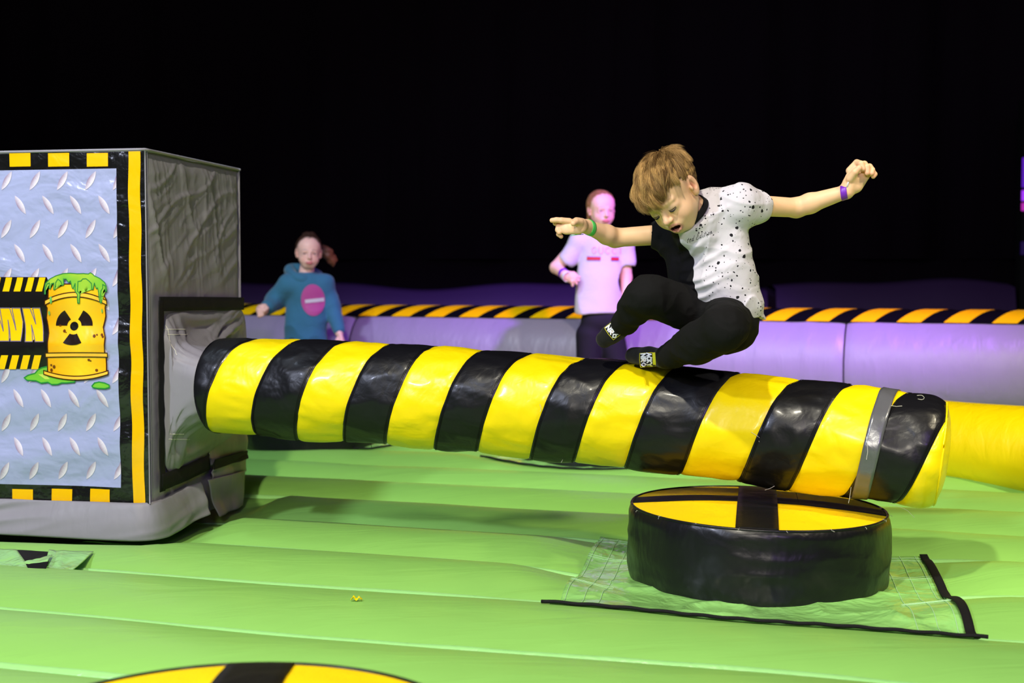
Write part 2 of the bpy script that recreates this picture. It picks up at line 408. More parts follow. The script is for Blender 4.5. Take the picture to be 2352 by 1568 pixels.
# yellow base tube
yt = thing('base_tube', 'thick yellow inflatable tube lying along the inner foot of the grey wall', 'inflatable tube', (0, 6.7, 0))
def ypath():
    a = np.array([-4.2, 6.78 + .3 * 4.2]); b = np.array([.456, 6.64]); c = np.array([2.75, 6.64 - 1.12 * 2.294])
    pts = []
    for t in np.linspace(0, 1, 40): pts.append(a + (b - a) * t * .9)
    p0 = pts[-1]; p2 = b + (c - b) * .2
    for t in np.linspace(0, 1, 16)[1:]: pts.append((1 - t) ** 2 * p0 + 2 * t * (1 - t) * b + t * t * p2)
    for t in np.linspace(.2, 1, 30)[1:]: pts.append(b + (c - b) * t)
    return np.array([[p[0], p[1], .175] for p in pts])
yp = ypath()
o = grid_mesh('tube', tube_pts(yp, .172 + .002 * np.sin(np.arange(len(yp)) * .9), 40), M['tube_yellow'], yt, cv=True)

# ------------------------------------------------------------------ centre unit (box)
c3 = P(333, 343, 3.9)
C0 = np.array([c3[0], 3.9, 0]); Fd = nrm([-.98, .18, 0]); Sd = nrm([.18, .98, 0])
Fn = nrm([-.18, -.98, 0]); Sn = nrm([.98, -.18, 0])
ZT = c3[2]; ZB = .03; LF, LS = 1.35, .735
def on_plane(px, py, n, off=0.0):
    d = ray(px, py); o = C0 + n * off; t = ((o - CAM) @ n) / (d @ n); return CAM + d * t
def FP(px, py): q = on_plane(px, py, Fn) - C0; return np.array([q @ Fd, q[2]])
def SPt(px, py): q = on_plane(px, py, Sn) - C0; return np.array([q @ Sd, q[2]])
def fw(u, v):      # wrinkle depth of the front
    p = np.stack([u * 3, v * 3, 0 * u], -1); e = np.clip(np.minimum(np.minimum(u, LF - u), np.minimum(v - .1, ZT - v)) / .12, 0, 1)
    low = 1 / (1 + np.exp((v - .75) * 9))
    return e * (.010 * vnoise(p, 1) + .006 * folds(np.stack([u * 4 + v * 2, v * 9, 0 * u], -1), 2) * (.35 + low) + .004 * np.sin(v * 42 + u * 5 + 2 * vnoise(p, 3)) * low)
def fpt(u, v, off=0.0):
    u = np.asarray(u, float); v = np.asarray(v, float)
    return C0 + Fd * u[..., None] + np.array([0, 0, 1.0]) * v[..., None] + Fn * (fw(u, v) + off)[..., None]
box = thing('centre_unit', 'tall grey fabric-covered spinner unit with a hazard-framed barrel print, at left', 'inflatable unit', tuple(C0 + Fd * .67 + Sd * .36))
# body shell
def sd_w(s, z):
    return .008 * vnoise(np.stack([s * 5, z * 3, 0 * s], -1), 4) + .016 * np.clip(folds(np.stack([s * 8 + z * 2.5, z * 2.2, 0 * s], -1), 5), 0, 1) ** 4 + .012 * np.clip(folds(np.stack([s * 7 - z * 9, z * 6, 0 * s], -1), 6), 0, 1) ** 5 + .006 * np.clip(folds(np.stack([s * 30 + z * 5, z * 5, 0 * s], -1), 7), 0, 1) ** 3 + .006 * np.clip(folds(np.stack([s * 14 - z * 24, z * 12, 0 * s], -1), 8), 0, 1) ** 4
s = np.linspace(0, LS, 110); z = np.linspace(ZB + .02, ZT, 170); S_, Z_ = np.meshgrid(s, z, indexing='ij')
edge = np.clip(np.minimum(S_, np.minimum(LS - S_, ZT - Z_)) / .05, 0, 1)
edge2 = edge * (.15 + .85 * np.clip((Z_ - .80) / .08, 0, 1))
A = C0 + Sd * S_[..., None] + np.array([0, 0, 1.]) * Z_[..., None] + Sn * ((sd_w(S_, Z_) * edge2 * .55) - .012 * (1 - edge) ** 2)[..., None]
grid_mesh('side_cover', A, M['grey'], box)
u = np.linspace(0, LF, 40); z = np.linspace(ZB + .02, ZT, 40); U_, Z_ = np.meshgrid(u, z, indexing='ij')
A = C0 + Fd * U_[..., None] + np.array([0, 0, 1.]) * Z_[..., None] - Fn * .016
grid_mesh('front_backing', A, M['grey'], box, flip=True)
u = np.linspace(0, LF, 60); s = np.linspace(0, LS, 50); U_, S_ = np.meshgrid(u, s, indexing='ij')
A = C0 + Fd * U_[..., None] + Sd * S_[..., None] + np.array([0, 0, 1.]) * (ZT - .002 - .010 * np.sin(np.pi * U_ / LF) * np.sin(np.pi * S_ / LS) + .004 * vnoise(np.stack([U_ * 6, S_ * 6, 0 * U_], -1)))[..., None]
grid_mesh('top_cover', A, M['grey'], box)
B0 = C0 + Fd * LF; 
A = np.array([[B0 + Sd * a + np.array([0, 0, h]) for h in (ZB, ZT)] for a in (0, LS)]); grid_mesh('far_side_cover', A, M['grey'], box)
B1 = C0 + Sd * LS
A = np.array([[B1 + Fd * a + np.array([0, 0, h]) for h in (ZB, ZT)] for a in (0, LF)]); grid_mesh('rear_cover', A, M['grey'], box)
zt = np.array([0, 0, ZT])
pip = [C0 + Fd * a + zt for a in np.linspace(LF, 0, 30)] + [C0 + Sd * a + zt  for a in np.linspace(0, LS, 30)[1:]]
add_tube('piping', pip, .0045, M['grey'], box)
add_tube('piping', [C0 + np.array([0, 0, a]) for a in np.linspace(.15, ZT, 30)], .0025, M['grey'], box)

# printed panel: layers of flat print laid on the wrinkled face
def subdiv_poly(poly, size=.014):
    bm = bmesh.new(); vs = [bm.verts.new((p[0], p[1], 0)) for p in poly]
    f = bm.faces.new(vs); bmesh.ops.triangulate(bm, faces=[f])
    for _ in range(7):
        es = [e for e in bm.edges if e.calc_length() > size * 1.6]
        if not es: break
        bmesh.ops.subdivide_edges(bm, edges=es, cuts=1); bmesh.ops.triangulate(bm, faces=[f for f in bm.faces if len(f.verts) > 3])
    bm.verts.index_update(); V = np.array([v.co[:] for v in bm.verts])[:, :2]; F = [[v.index for v in f.verts] for f in bm.faces]
    bm.free(); return V, F
class Print:
    def __init__(s): s.V, s.F, s.C, s.n = [], [], [], 0
    def poly(s, pts, off, col, px=True, size=.014, colf=None):
        pts = [FP(*p) for p in pts] if px else pts
        V, F = subdiv_poly(pts, size)
        W = fpt(V[:, 0], V[:, 1], off)
        s.V.append(W); s.F += [[i + s.n for i in f] for f in F]; s.n += len(V)
        s.C.append(np.tile(np.array(col, float), (len(V), 1)) if colf is None else colf(V))
    def line(s, pts, wd, off, col, px=True, closed=False):
        pts = [FP(*p) for p in pts] if px else pts
        pts = list(pts) + ([pts[0]] if closed else [])
        for a, b in zip(pts[:-1], pts[1:]):
            d = b - a; L = np.linalg.norm(d)
            if L < 1e-6: continue
            d = d / L; n = np.array([-d[1], d[0]]) * wd / 2; a2 = a - d * wd * .35; b2 = b + d * wd * .35
            s.poly([a2 - n, b2 - n, b2 + n, a2 + n], off, col, px=False)
    def build(s, name, m, parent=None):
        F = s.F; V = np.concatenate(s.V); o = mesh_np(name, V, F, m, parent, col=np.concatenate(s.C)); 
        return o
def lin(r, g, b): return tuple(((c / 255) / 12.92 if c <= 10 else (((c / 255) + .055) / 1.055) ** 2.4) for c in (r, g, b))
u0 = FP(333, 700)[0]; 
uu = np.linspace(0.003, LF - .003, 190); vv = np.linspace(FP(333, 1160)[1], FP(333, 347)[1], 170)
U_, V_ = np.meshgrid(uu, vv, indexing='ij')
pan = grid_mesh('printed_panel', fpt(U_, V_, .0), M['print_black'], box, flip=True)
vT, vB = FP(200, 388)[1], FP(150, 1115)[1]; uR = FP(273, 700)[0]; uL = LF - uR
U_, V_ = np.meshgrid(np.linspace(uR, uL, 170), np.linspace(vB, vT, 150), indexing='ij')
grid_mesh('tread_plate_print', fpt(U_, V_, .0016), M['plate'], pan, flip=True)
U_, V_ = np.meshgrid(np.linspace(FP(327, 700)[0], FP(300, 700)[0], 8), vv, indexing='ij')
grid_mesh('side_stripe', fpt(U_ + .0015 * np.sin(V_ * 30), V_, .0016), M['print_yellow'], pan, flip=True)
def sq(x0, y0, x1, y1, name='yellow_block'):
    a = FP(x0, y0); b = FP(x1, y1); U_, V_ = np.meshgrid(np.linspace(b[0], a[0], 8), np.linspace(b[1], a[1], 7), indexing='ij')
    grid_mesh(name, fpt(U_, V_, .0018), M['print_yellow'], pan, flip=True)
for i in range(-5, 3):
    sq(22 + 89 * i, 352, 71 + 89 * i, 382); sq(30 + 88.5 * i, 1122, 77 + 88.5 * i, 1156)
# tread lozenges
for r in range(13):
    yy = 415 + 55.4 * r
    for c in range(-6, 5):
        sl = r % 2 == 0; xx = (17 if sl else 47) + 64.3 * c + random.uniform(-1, 1)
        if xx > 273 - (5 if sl else 14): 
            if not sl or xx > 280: continue
        cpt = FP(xx, yy); L = .034; W = .010; ang = math.radians(58 if sl else -58)
        d = np.array([-math.cos(ang), math.sin(ang)]); n = np.array([d[1], -d[0]])
        pts = []
        for t in np.linspace(-1, 1, 11): pts.append(cpt + d * L * t + n * W * (1 - t * t) * (1.0 if t > -2 else 1))
        for t in np.linspace(1, -1, 11)[1:-1]: pts.append(cpt + d * L * t - n * W * (1 - t * t))
        pts = [np.array([max(p[0], uR), p[1]]) for p in pts]
        pr = Print()
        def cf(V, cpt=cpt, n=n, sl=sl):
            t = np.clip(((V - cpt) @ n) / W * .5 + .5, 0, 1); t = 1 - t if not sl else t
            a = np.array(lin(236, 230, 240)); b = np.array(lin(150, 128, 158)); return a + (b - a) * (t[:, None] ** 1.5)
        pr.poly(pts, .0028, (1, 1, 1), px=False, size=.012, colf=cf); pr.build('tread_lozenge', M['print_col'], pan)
z5 = lambda pts: [(x / 4.355, 560 + y / 4.355) for x, y in pts]
BLK, YEL, AMB = lin(22, 20, 18), lin(252, 206, 10), lin(245, 170, 20)
pr = Print(); pr.poly([(-420, 636), (110, 636), (116, 650), (116, 846), (-420, 848)], .004, lin(24, 22, 22))
bn = pr.build('black_banner', M['print_col'], pan)
for k in range(-17, 5):
    pr = Print(); x0 = 15 + 25.3 * k
    if x0 + 12 < 112: pr.poly([(x0 - 7 + 2, 669), (min(x0 + 8 + 2, 108), 669), (min(x0 + 17, 114), 637), (x0 + 3, 637)], .0052, YEL)
    if pr.V: pr.build('banner_stripe', M['print_col'], bn)
    pr = Print(); x0 = 12 + 25.3 * k
    if x0 < 112: pr.poly([(x0 - 12, 847), (min(x0 + 4, 112), 847), (min(x0 + 13, 114), 815), (x0 - 3, 815)], .0052, YEL)
    if pr.V: pr.build('banner_stripe', M['print_col'], bn)
Wp = z5([(-100, 640), (-20, 640), (46, 870), (20, 640), (118, 640), (172, 860), (140, 640), (222, 640), (242, 780), (232, 970), (127, 970), (94, 760), (112, 970), (-10, 970), (-66, 800)])
Np = z5([(242, 640), (318, 640), (368, 800), (345, 640), (418, 640), (436, 780), (462, 975), (378, 975), (325, 810), (352, 975), (276, 975), (264, 810)])
for pl, nm in ((Wp, 'letter_w'), (Np, 'letter_n')):
    pr = Print(); pr.poly(pl, .0052, YEL); pr.line(pl, .0028, .0058, lin(120, 108, 135), closed=True); o = pr.build(nm, M['print_col'], bn)
    o.name = 'banner_letter'
# barrel
def arc(x0, x1, ym, ye, n=14): return [(x, ym + (ye - ym) * ((2 * (x - x0) / (x1 - x0) - 1) ** 2)) for x in np.linspace(x0, x1, n)]
body = [(505, 400), (1065, 400), (1065, 520), (1085, 560), (1066, 640), (1070, 720), (1050, 830), (1078, 930), (1070, 1080), (1080, 1120), (1088, 1270)] + [(x, y) for x, y in arc(1105, 462, 1352, 1300)] + [(497, 1265), (500, 1120), (508, 1080), (508, 890), (478, 740), (492, 640), (472, 590), (505, 540)]
pr = Print()
def bcol(V):
    a = FP(108, 700)[0]; b = FP(253, 700)[0]; t = (V[:, 0] - b) / (a - b)
    s_ = np.clip(1 - np.abs(t - .45) * 1.9, 0, 1)[:, None]; return np.array(lin(245, 172, 14)) * (1 - s_) + np.array(lin(255, 214, 40)) * s_
pr.poly(z5(body), .0064, YEL, colf=bcol); pr.line(z5(body), .0035, .0072, lin(70, 35, 10), closed=True)
brl = pr.build('barrel_print', M['print_col'], pan)
for (x0, x1, ym, ye, th) in [(472, 1088, 482, 565, 46), (485, 1098, 1084, 1088, 42), (460, 1108, 1318, 1262, 38)]:
    pr = Print(); top = arc(x0, x1, ym, ye); pl = top + [(x, y + th) for x, y in top[::-1]]
    pr.poly(z5(pl), .0078, lin(255, 200, 60)); pr.line(z5(pl), .003, .0086, lin(60, 30, 8), closed=True); pr.build('barrel_hoop', M['print_col'], brl)
pr = Print(); cx_, cy_ = 757, 815
el = lambda x, y, rx, ry, n=14: [(x + rx * math.cos(t), y + ry * math.sin(t)) for t in np.linspace(0, 2 * np.pi, n, endpoint=False)]
pr.poly(z5(el(cx_, cy_ + 5, 42, 44)), .0080, BLK)
for a0 in (0, 120, 240):
    an = np.radians(np.linspace(a0, a0 + 60, 9)); 
    pl = [(cx_ + 185 * math.cos(a), cy_ - 175 * math.sin(a)) for a in an] + [(cx_ + 72 * math.cos(a), cy_ - 70 * math.sin(a)) for a in an[::-1]]
    if a0 == 240: pl = [(x, y + 18) for x, y in pl]
    pr.poly(z5(pl), .0080, lin(38, 26, 24))
pr.build('warning_symbol', M['print_col'], brl)
pr = Print()
for x, y, rx, ry in [(862, 422, 15, 18), (884, 442, 9, 12), (664, 868, 14, 16), (682, 882, 6, 6), (970, 917, 15, 16), (996, 905, 9, 9), (1045, 905, 12, 14), (1056, 924, 12, 12), (912, 1157, 13, 12), (930, 1166, 9, 7), (537, 1208, 10, 11), (565, 1225, 14, 18), (538, 1258, 13, 18), (990, 1259, 15, 14), (616, 815, 14, 8)]:
    pr.poly(z5(el(x, y, rx, ry, 10)), .0082, lin(112, 62, 14))
pr.build('rust_spots', M['print_col'], brl)
slime = [(472, 440), (478, 395), (520, 350), (580, 318), (650, 296), (720, 292), (790, 298), (850, 296), (900, 300), (920, 288), (945, 302), (960, 318), (1020, 345), (1070, 385), (1090, 430), (1092, 475), (1080, 470), (1076, 420), (1050, 405), (1052, 440), (1034, 470), (1032, 520), (1040, 585), (1028, 590), (1020, 560), (1012, 490), (1000, 440), (985, 445), (965, 390), (955, 455), (942, 455), (935, 395), (915, 375), (880, 348), (845, 350), (830, 370), (800, 375), (798, 470), (826, 500), (820, 590), (802, 592), (800, 505), (775, 470), (772, 395), (755, 445), (744, 440), (725, 370), (705, 385), (680, 350), (655, 350), (660, 405), (645, 415), (630, 375), (600, 352), (580, 385), (574, 455), (562, 455), (562, 390), (535, 400), (530, 450), (518, 440), (518, 390), (495, 400), (482, 440), (484, 500), (474, 500)]
pr = Print(); pr.poly(z5(slime), .0092, lin(132, 200, 55), colf=lambda V: np.array(lin(110, 190, 60)) + (np.array(lin(190, 215, 60)) - np.array(lin(110, 190, 60))) * np.clip((vnoise(np.stack([V[:, 0] * 30, V[:, 1] * 30, 0 * V[:, 0]], -1)))[:, None] * .5 + .4, 0, 1))
pr.line(z5(slime), .0026, .0098, lin(40, 130, 60), closed=True)
for x, y, rx, ry in [(536, 560, 12, 38), (512, 690, 9, 22), (1037, 668, 7, 22)]: pr.poly(z5(el(x, y, rx, ry, 12)), .0094, lin(110, 190, 90))
pr.build('slime_print', M['print_col'], brl)
pr = Print()
p1 = [(262, 1335), (300, 1310), (370, 1290), (400, 1255), (440, 1235), (495, 1222), (500, 1300), (640, 1345), (780, 1355), (770, 1378), (690, 1385), (640, 1385), (600, 1400), (540, 1402), (500, 1380), (430, 1388), (380, 1365), (290, 1360)]
p2 = [(950, 1415), (975, 1385), (1020, 1375), (1075, 1385), (1120, 1405), (1122, 1430), (1080, 1442), (1000, 1438), (960, 1430)]
for pl in (p1, p2): pr.poly(z5(pl), .0058, lin(120, 200, 60)); pr.line(z5(pl), .0035, .0066, lin(35, 140, 60), closed=True)
pr.poly(z5([(400, 1300), (470, 1300), (520, 1350), (470, 1350)]), .0062, lin(200, 225, 90))
pr.build('slime_puddle_print', M['print_col'], pan)

# side: velcro frame
def side_strip(name, pts, wd, off, m, parent=box, curl=0):
    pts = np.array([SPt(*p) for p in pts]); n = len(pts); tt = np.linspace(0, 1, n); T = np.linspace(0, 1, 40)
    c = np.stack([np.interp(T, tt, pts[:, 0]), np.interp(T, tt, pts[:, 1])], -1); d = np.gradient(c, axis=0); d /= np.linalg.norm(d, axis=1)[:, None]
    nn = np.stack([-d[:, 1], d[:, 0]], -1); A = []
    for j in np.linspace(-.5, .5, 4):
        q = c + nn * wd * j; A.append(C0 + Sd * q[:, :1] + np.array([0, 0, 1.]) * q[:, 1:] + Sn * (off + .002 * vnoise(np.stack([q[:, 0] * 30, q[:, 1] * 30, 0 * q[:, 0]], -1)) + curl)[..., None])
    return grid_mesh(name, np.stack(A, 0), m, parent, solid=.002)
side_strip('velcro_strip', [(352, 698), (450, 697), (549, 697)], .045, .018, M['velcro'])
side_strip('velcro_strip', [(356, 690), (357, 900), (360, 1128)], .035, .019, M['velcro'])
side_strip('velcro_strip', [(358, 1107), (415, 1085), (468, 1060)], .052, .020, M['velcro'])

# ------------------------------------------------------------------ arm path
AP = [(420, 883, 4.10), (500, 886, 4.03), (650, 892, 3.965), (800, 900, 3.915), (1000, 914, 3.84), (1200, 929, 3.765), (1400, 949, 3.69), (1600, 970, 3.61), (1700, 980, 3.57), (1900, 1007, 3.49), (2120, 1036, 3.41), (2220, 1049, 3.375)]
ap = np.array([P(*q) for q in AP]); seg = np.r_[0, np.cumsum(np.linalg.norm(np.diff(ap, axis=0), axis=1))]
pf = [np.polyfit(seg, ap[:, i], 4) for i in range(3)]
def arm_c(s): s = np.asarray(s, float); return np.stack([np.polyval(pf[i], s) for i in range(3)], -1)
def arm_frame(s):
    c = arm_c(s); t = arm_c(s + .01) - arm_c(s - .01); t /= np.linalg.norm(t, axis=-1)[..., None]
    n = np.cross(t, np.array([0, 0, 1.0])); n /= np.linalg.norm(n, axis=-1)[..., None]   # towards camera side
    up = np.cross(n, t); return c, t, n, up
AR = .150
def arm_pt(s, phi, off=0.0):
    s, phi = np.broadcast_arrays(np.asarray(s, float), np.asarray(phi, float)); c, t, n, up = arm_frame(s); ph = np.radians(phi)
    q = np.stack([s * 4, np.cos(ph) * 1.2, np.sin(ph) * 1.2], -1)
    r = AR + .0035 * vnoise(q * 1.3, 11) + .003 * folds(np.stack([s * 5 + np.cos(ph) * .8, np.cos(ph) * 2.2 - s * 3, np.sin(ph) * 2.2], -1), 12) + .002 * folds(np.stack([s * 14, np.cos(ph) * 4 + s * 6, np.sin(ph) * 4], -1), 13)
    r = r + .004 * np.clip(-np.cos(ph), 0, 1) * np.sin(s * 17)
    r = r + off
    return c + r[..., None] * (np.cos(ph)[..., None] * up + np.sin(ph)[..., None] * n)
ss = np.linspace(-.05, seg[-1] + .1, 600); pxs = proj(arm_pt(ss, 90))[0]
def s_of(px): return float(np.interp(px, pxs, ss))
S0, S1 = s_of(444), s_of(2168)
armt = thing('spinning_arm', 'long black and yellow spiral-striped padded arm sweeping out of the grey unit', 'padded arm', tuple(arm_c(.9)))
Bn = [479.5, 585, 694, 801, 908, 1018, 1123, 1243, 1351, 1467, 1604, 1737, 1864, 1994, 2127, 2260, 2390]
Bs = [s_of(b) if b < 2180 else None for b in Bn]; pst = .138
Bs[15] = Bs[14] + pst; Bs[16] = Bs[14] + 2 * pst
Bs = [Bs[0] - 3 * pst, Bs[0] - 2 * pst, Bs[0] - pst] + Bs
ph = np.linspace(-90, 270, 97)
for i in range(len(Bs) - 1):
    yel = (i % 2 == 1)
    a, b = Bs[i], Bs[i + 1]; p = .285
    sh = p * (90 - ph) / 360
    a_ = np.clip(a + sh, S0, S1); b_ = np.clip(b + sh, S0, S1)
    if np.max(b_ - a_) < .002: continue
    t = np.linspace(0, 1, 22); A = a_[None, :] + (b_ - a_)[None, :] * t[:, None]; PH = np.broadcast_to(ph, A.shape)
    wd = np.maximum(b_ - a_, 1e-4)[None, :]; e = np.minimum(t, 1 - t)[:, None] * wd
    off = -.0035 * np.exp(-e / .006) + .002 * np.sin(np.pi * t)[:, None]
    endt = np.clip((A - (S1 - .05)) / .05, 0, 1); off = off - .018 * endt ** 2
    V = arm_pt(A, PH, off).reshape(-1, 3); F = gridF(22, 97); wk = wd[0, :-1] > 2e-4
    F = F.reshape(21, 96, 4)[:, (b_[:-1] - a_[:-1] > 2e-4) | (b_[1:] - a_[1:] > 2e-4)].reshape(-1, 4)
    mesh_np('yellow_panel' if yel else 'black_panel', V, F, M['yellow'] if yel else M['black'], armt)
    # double row of stitching along the seam
    if yel:
        for bb, sg in ((a_, -1), (b_, 1)):
            for o_ in (.006, .010):
                s_ = bb + sg * o_; m_ = (s_ > S0 + .01) & (s_ < S1 - .02) & (ph > -10) & (ph < 190)
                if m_.sum() > 6: add_tube('seam_stitch', arm_pt(s_[m_], ph[m_], .0004), .0007, M['black_flat'], armt, n=4)
# end cap (domed) with gathered rim
c, t, n, up = arm_frame(np.array(S1)); rr = np.linspace(0, 1, 14); th = np.linspace(0, 2 * np.pi, 72, endpoint=False)
R_, T_ = np.meshgrid(rr, th, indexing='ij'); rad = (AR - .017) * R_ + .002 * np.sin(T_ * 23) * R_
A = c + (rad * np.cos(T_))[..., None] * up + (rad * np.sin(T_))[..., None] * n + (.022 * (1 - R_ ** 3) - .004)[..., None] * t
grid_mesh('end_cap', A, M['yellow'], armt, cv=True, flip=True)
rim = np.array([arm_pt(S1 - .004, f, -.016) for f in np.linspace(0, 355, 60)])
add_tube('end_rim_seam', np.concatenate([rim, rim[:1]]), .0028, M['yellow'], armt, n=6)
# near end disc
R_, T_ = np.meshgrid(rr, th, indexing='ij'); c, t, n, up = arm_frame(np.array(S0)); rad = AR * R_
grid_mesh('inner_end', c + (rad * np.cos(T_))[..., None] * up + (rad * np.sin(T_))[..., None] * n, M['black'], armt, cv=True)
# grey tape band
pt = np.linspace(-90, 270, 90); tl = s_of(1962 + 24); A = []
for j in np.linspace(0, .042, 6): A.append(arm_pt(tl - .006 + j + .052 * (90 - pt) / 180, pt, .0035 + .001 * vnoise(np.stack([pt * .1, 0 * pt + j * 50, 0 * pt], -1))))
grid_mesh('tape_band', np.stack(A), M['tape'], armt, solid=.0015)
def thread(pts, Y, r=.0006, m=None):
    q = [P(x, y, Y) for x, y in pts]; cs = np.array(q); T = np.linspace(0, len(q) - 1, 24)
    cc = np.stack([np.interp(T, np.arange(len(q)), cs[:, i]) for i in range(3)], -1); 
    for _ in range(3): cc[1:-1] = (cc[:-2] + cc[2:] + 2 * cc[1:-1]) / 4
    add_tube('loose_thread', cc, r, m or M['stitch'], armt, n=4)
thread([(1725, 992), (1738, 1000), (1746, 1006), (1742, 1012), (1748, 1020)], 3.40)
thread([(1240, 928), (1243, 938), (1241, 945)], 3.59)
thread([(2106, 908), (2118, 907), (2124, 914), (2118, 918), (2108, 916)], 3.27)
thread([(2046, 931), (2058, 933), (2072, 932)], 3.25)
thread([(1989, 1000), (1992, 1020), (1993, 1038), (1990, 1055)], 3.28)
thread([(1955, 1118), (1952, 1140), (1949, 1155)], 3.36)
thread([(1757, 1125), (1770, 1121), (1782, 1114)], 3.46)
thread([(1828, 1130), (1833, 1148), (1839, 1164)], 3.5, m=M['black_flat'])
thread([(1289, 1062), (1292, 1056), (1297, 1050)], 3.66)
thread([(2040, 1158), (2065, 1163), (2085, 1172), (2100, 1188)], 3.36, r=.0004)
thread([(852, 1018), (853, 1026), (856, 1030)], 3.88, m=M['black_flat'])

# sleeve: from the rectangular opening on the side to the arm
nu, nt = 120, 34
th = np.linspace(0, 2 * np.pi, nu, endpoint=False); T = np.linspace(0, 1, nt)
r0 = SPt(362, 706); r1 = SPt(362, 1100); s0_, s1_ = r0[0], LS + .02; zb_, zt_ = r1[1] - .02, r0[1]
ce = np.abs(np.cos(th)) ** .3 * np.sign(np.cos(th)); se = np.abs(np.sin(th)) ** .3 * np.sign(np.sin(th))
q_s = (s0_ + s1_) / 2 - (s1_ - s0_) / 2 * ce; q_z = (zt_ + zb_) / 2 + (zt_ - zb_) / 2 * se - .10 * (1 - se) * .5 * ((q_s - s0_) / (s1_ - s0_) - 1) * 0
q_z = np.where(se < 0, q_z + .10 * (q_s / LS) * (-se), q_z)
q_z = q_z - .022 * np.sin(np.pi * np.clip((q_s - s0_) / (s1_ - s0_), 0, 1)) * np.clip(se, 0, 1)
P0 = C0 + Sd * q_s[:, None] + np.array([0, 0, 1.]) * q_z[:, None] + Sn * .012
cA, tA, nA, uA = arm_frame(np.array(S0 + .03))
P1 = cA + (AR - .055) * (-ce[:, None] * 0 + np.cos(th)[:, None] * nA + np.sin(th)[:, None] * uA)
A = np.zeros((nu, nt, 3))
for j, t in enumerate(T):
    q = P0 * (1 - t) + P1 * t; dn_ = ((P1 - P0) @ Sn)[:, None]; q = q + dn_ * (t ** 3.6 - t) * Sn; bul = .008 * math.sin(math.pi * min(1, t * 1.25)) if t < .8 else 0
    amp = math.sin(math.pi * t) ** .7 if 0 < t < 1 else 0
    wr = .016 * folds(np.stack([th * 2.2 + t * 1.5, 0 * th + t * 1.2, np.sin(th)], -1), 21) + .010 * folds(np.stack([th * 5 - t * 2, 0 * th + t * 3, np.cos(th)], -1), 22) + .01 * vnoise(np.stack([np.cos(th) * 2, np.sin(th) * 2, 0 * th + t * 3], -1), 23)
    A[:, j] = q + Sn * bul + (wr * amp)[:, None] * (Sn * .9)
# sleeve start slightly inside face
sleeve = grid_mesh('arm_sleeve', A, M['grey'], box, cu=True, flip=True)
for (px_list) in [[(368, 706), (368, 900), (371, 1082)], [(376, 706), (376, 900), (380, 1080)], [(404, 712), (402, 800), (403, 900), (405, 1065)]]:
    pts = np.array([SPt(*p) for p in px_list]); 
    bv = BVHTree.FromPolygons([tuple(v) for v in A.reshape(-1, 3)], [tuple(int(i) for i in f) for f in gridF(nu, nt, True, False)])
    out = []
    for zq in np.linspace(pts[0][1] - .055, pts[-1][1] + .07, 60):
        sq_ = np.interp(-zq, -pts[:, 1], pts[:, 0]); o_ = C0 + Sd * sq_ + np.array([0, 0, zq]) + Sn * .4
        h = bv.ray_cast(Vector(o_), Vector(-Sn))
        if h[0] is not None and (np.array(h[0]) - C0) @ Sn < .055: out.append(np.array(h[0]) + Sn * .0012)
        elif len(out) > 10: add_tube('sleeve_stitching', out, .0011, M['stitch'], sleeve, n=4); out = []
        else: out = []
    if len(out) > 10: add_tube('sleeve_stitching', out, .0011, M['stitch'], sleeve, n=4)
for yy in (756, 768, 996, 1008):
    out = []
    for px_ in np.linspace(366, 406, 30):
        q = SPt(px_, yy); o_ = C0 + Sd * q[0] + np.array([0, 0, q[1]]) + Sn * .4; h = bv.ray_cast(Vector(o_), Vector(-Sn))
        if h[0] is not None and (np.array(h[0]) - C0) @ Sn < .055: out.append(np.array(h[0]) + Sn * .0012)
        elif len(out) > 10: add_tube('sleeve_stitching', out, .0011, M['stitch'], sleeve, n=4); out = []
        else: out = []
    if len(out) > 8: add_tube('sleeve_stitching', out, .0011, M['stitch'], sleeve, n=4)

# cloth sheets in world space from corner pixels
def sheet(name, quad, m, parent, n=26, wr=.006, seed=0, solid=.002, sag=0):
    (a, b, c, d) = [P(*q) for q in quad]      # a top-left, b top-right, c bottom-right, d bottom-left
    U_, V_ = np.meshgrid(np.linspace(0, 1, n), np.linspace(0, 1, n), indexing='ij'); u = U_[..., None]; v = V_[..., None]
    A = (a * (1 - u) + b * u) * (1 - v) + (d * (1 - u) + c * u) * v
    nn = nrm(np.cross(b - a, d - a)); A = A + (wr * folds(np.stack([U_ * 3.5, V_ * 1.2, 0 * U_], -1), seed) + wr * vnoise(np.stack([U_ * 2, V_ * 2, 0 * U_], -1), seed + 1))[..., None] * nn
    A[..., 2] -= sag * np.sin(np.pi * U_) * 1.0
    return grid_mesh(name, A, m, parent, solid=solid)
sheet('cover_flap', [(480, 985, 4.30), (566, 985, 4.62), (568, 1046, 4.64), (484, 1068, 4.32)], M['grey'], box, seed=31)
sheet('velcro_strip', [(492, 1055, 4.29), (568, 1034, 4.62), (568, 1052, 4.63), (490, 1078, 4.29)], M['velcro'], box, seed=32, wr=.002)
sheet('cover_flap', [(488, 1078, 4.30), (567, 1054, 4.63), (568, 1082, 4.64), (486, 1104, 4.31)], M['grey'], box, seed=33)
sheet('cover_flap', [(482, 1102, 4.22), (568, 1080, 4.60), (561, 1160, 4.62), (500, 1186, 4.30)], M['grey'], box, seed=34, wr=.008)
sheet('amber_lining', [(470, 1050, 4.40), (492, 1060, 4.42), (490, 1130, 4.42), (470, 1130, 4.40)], M['orange'], box, seed=35)
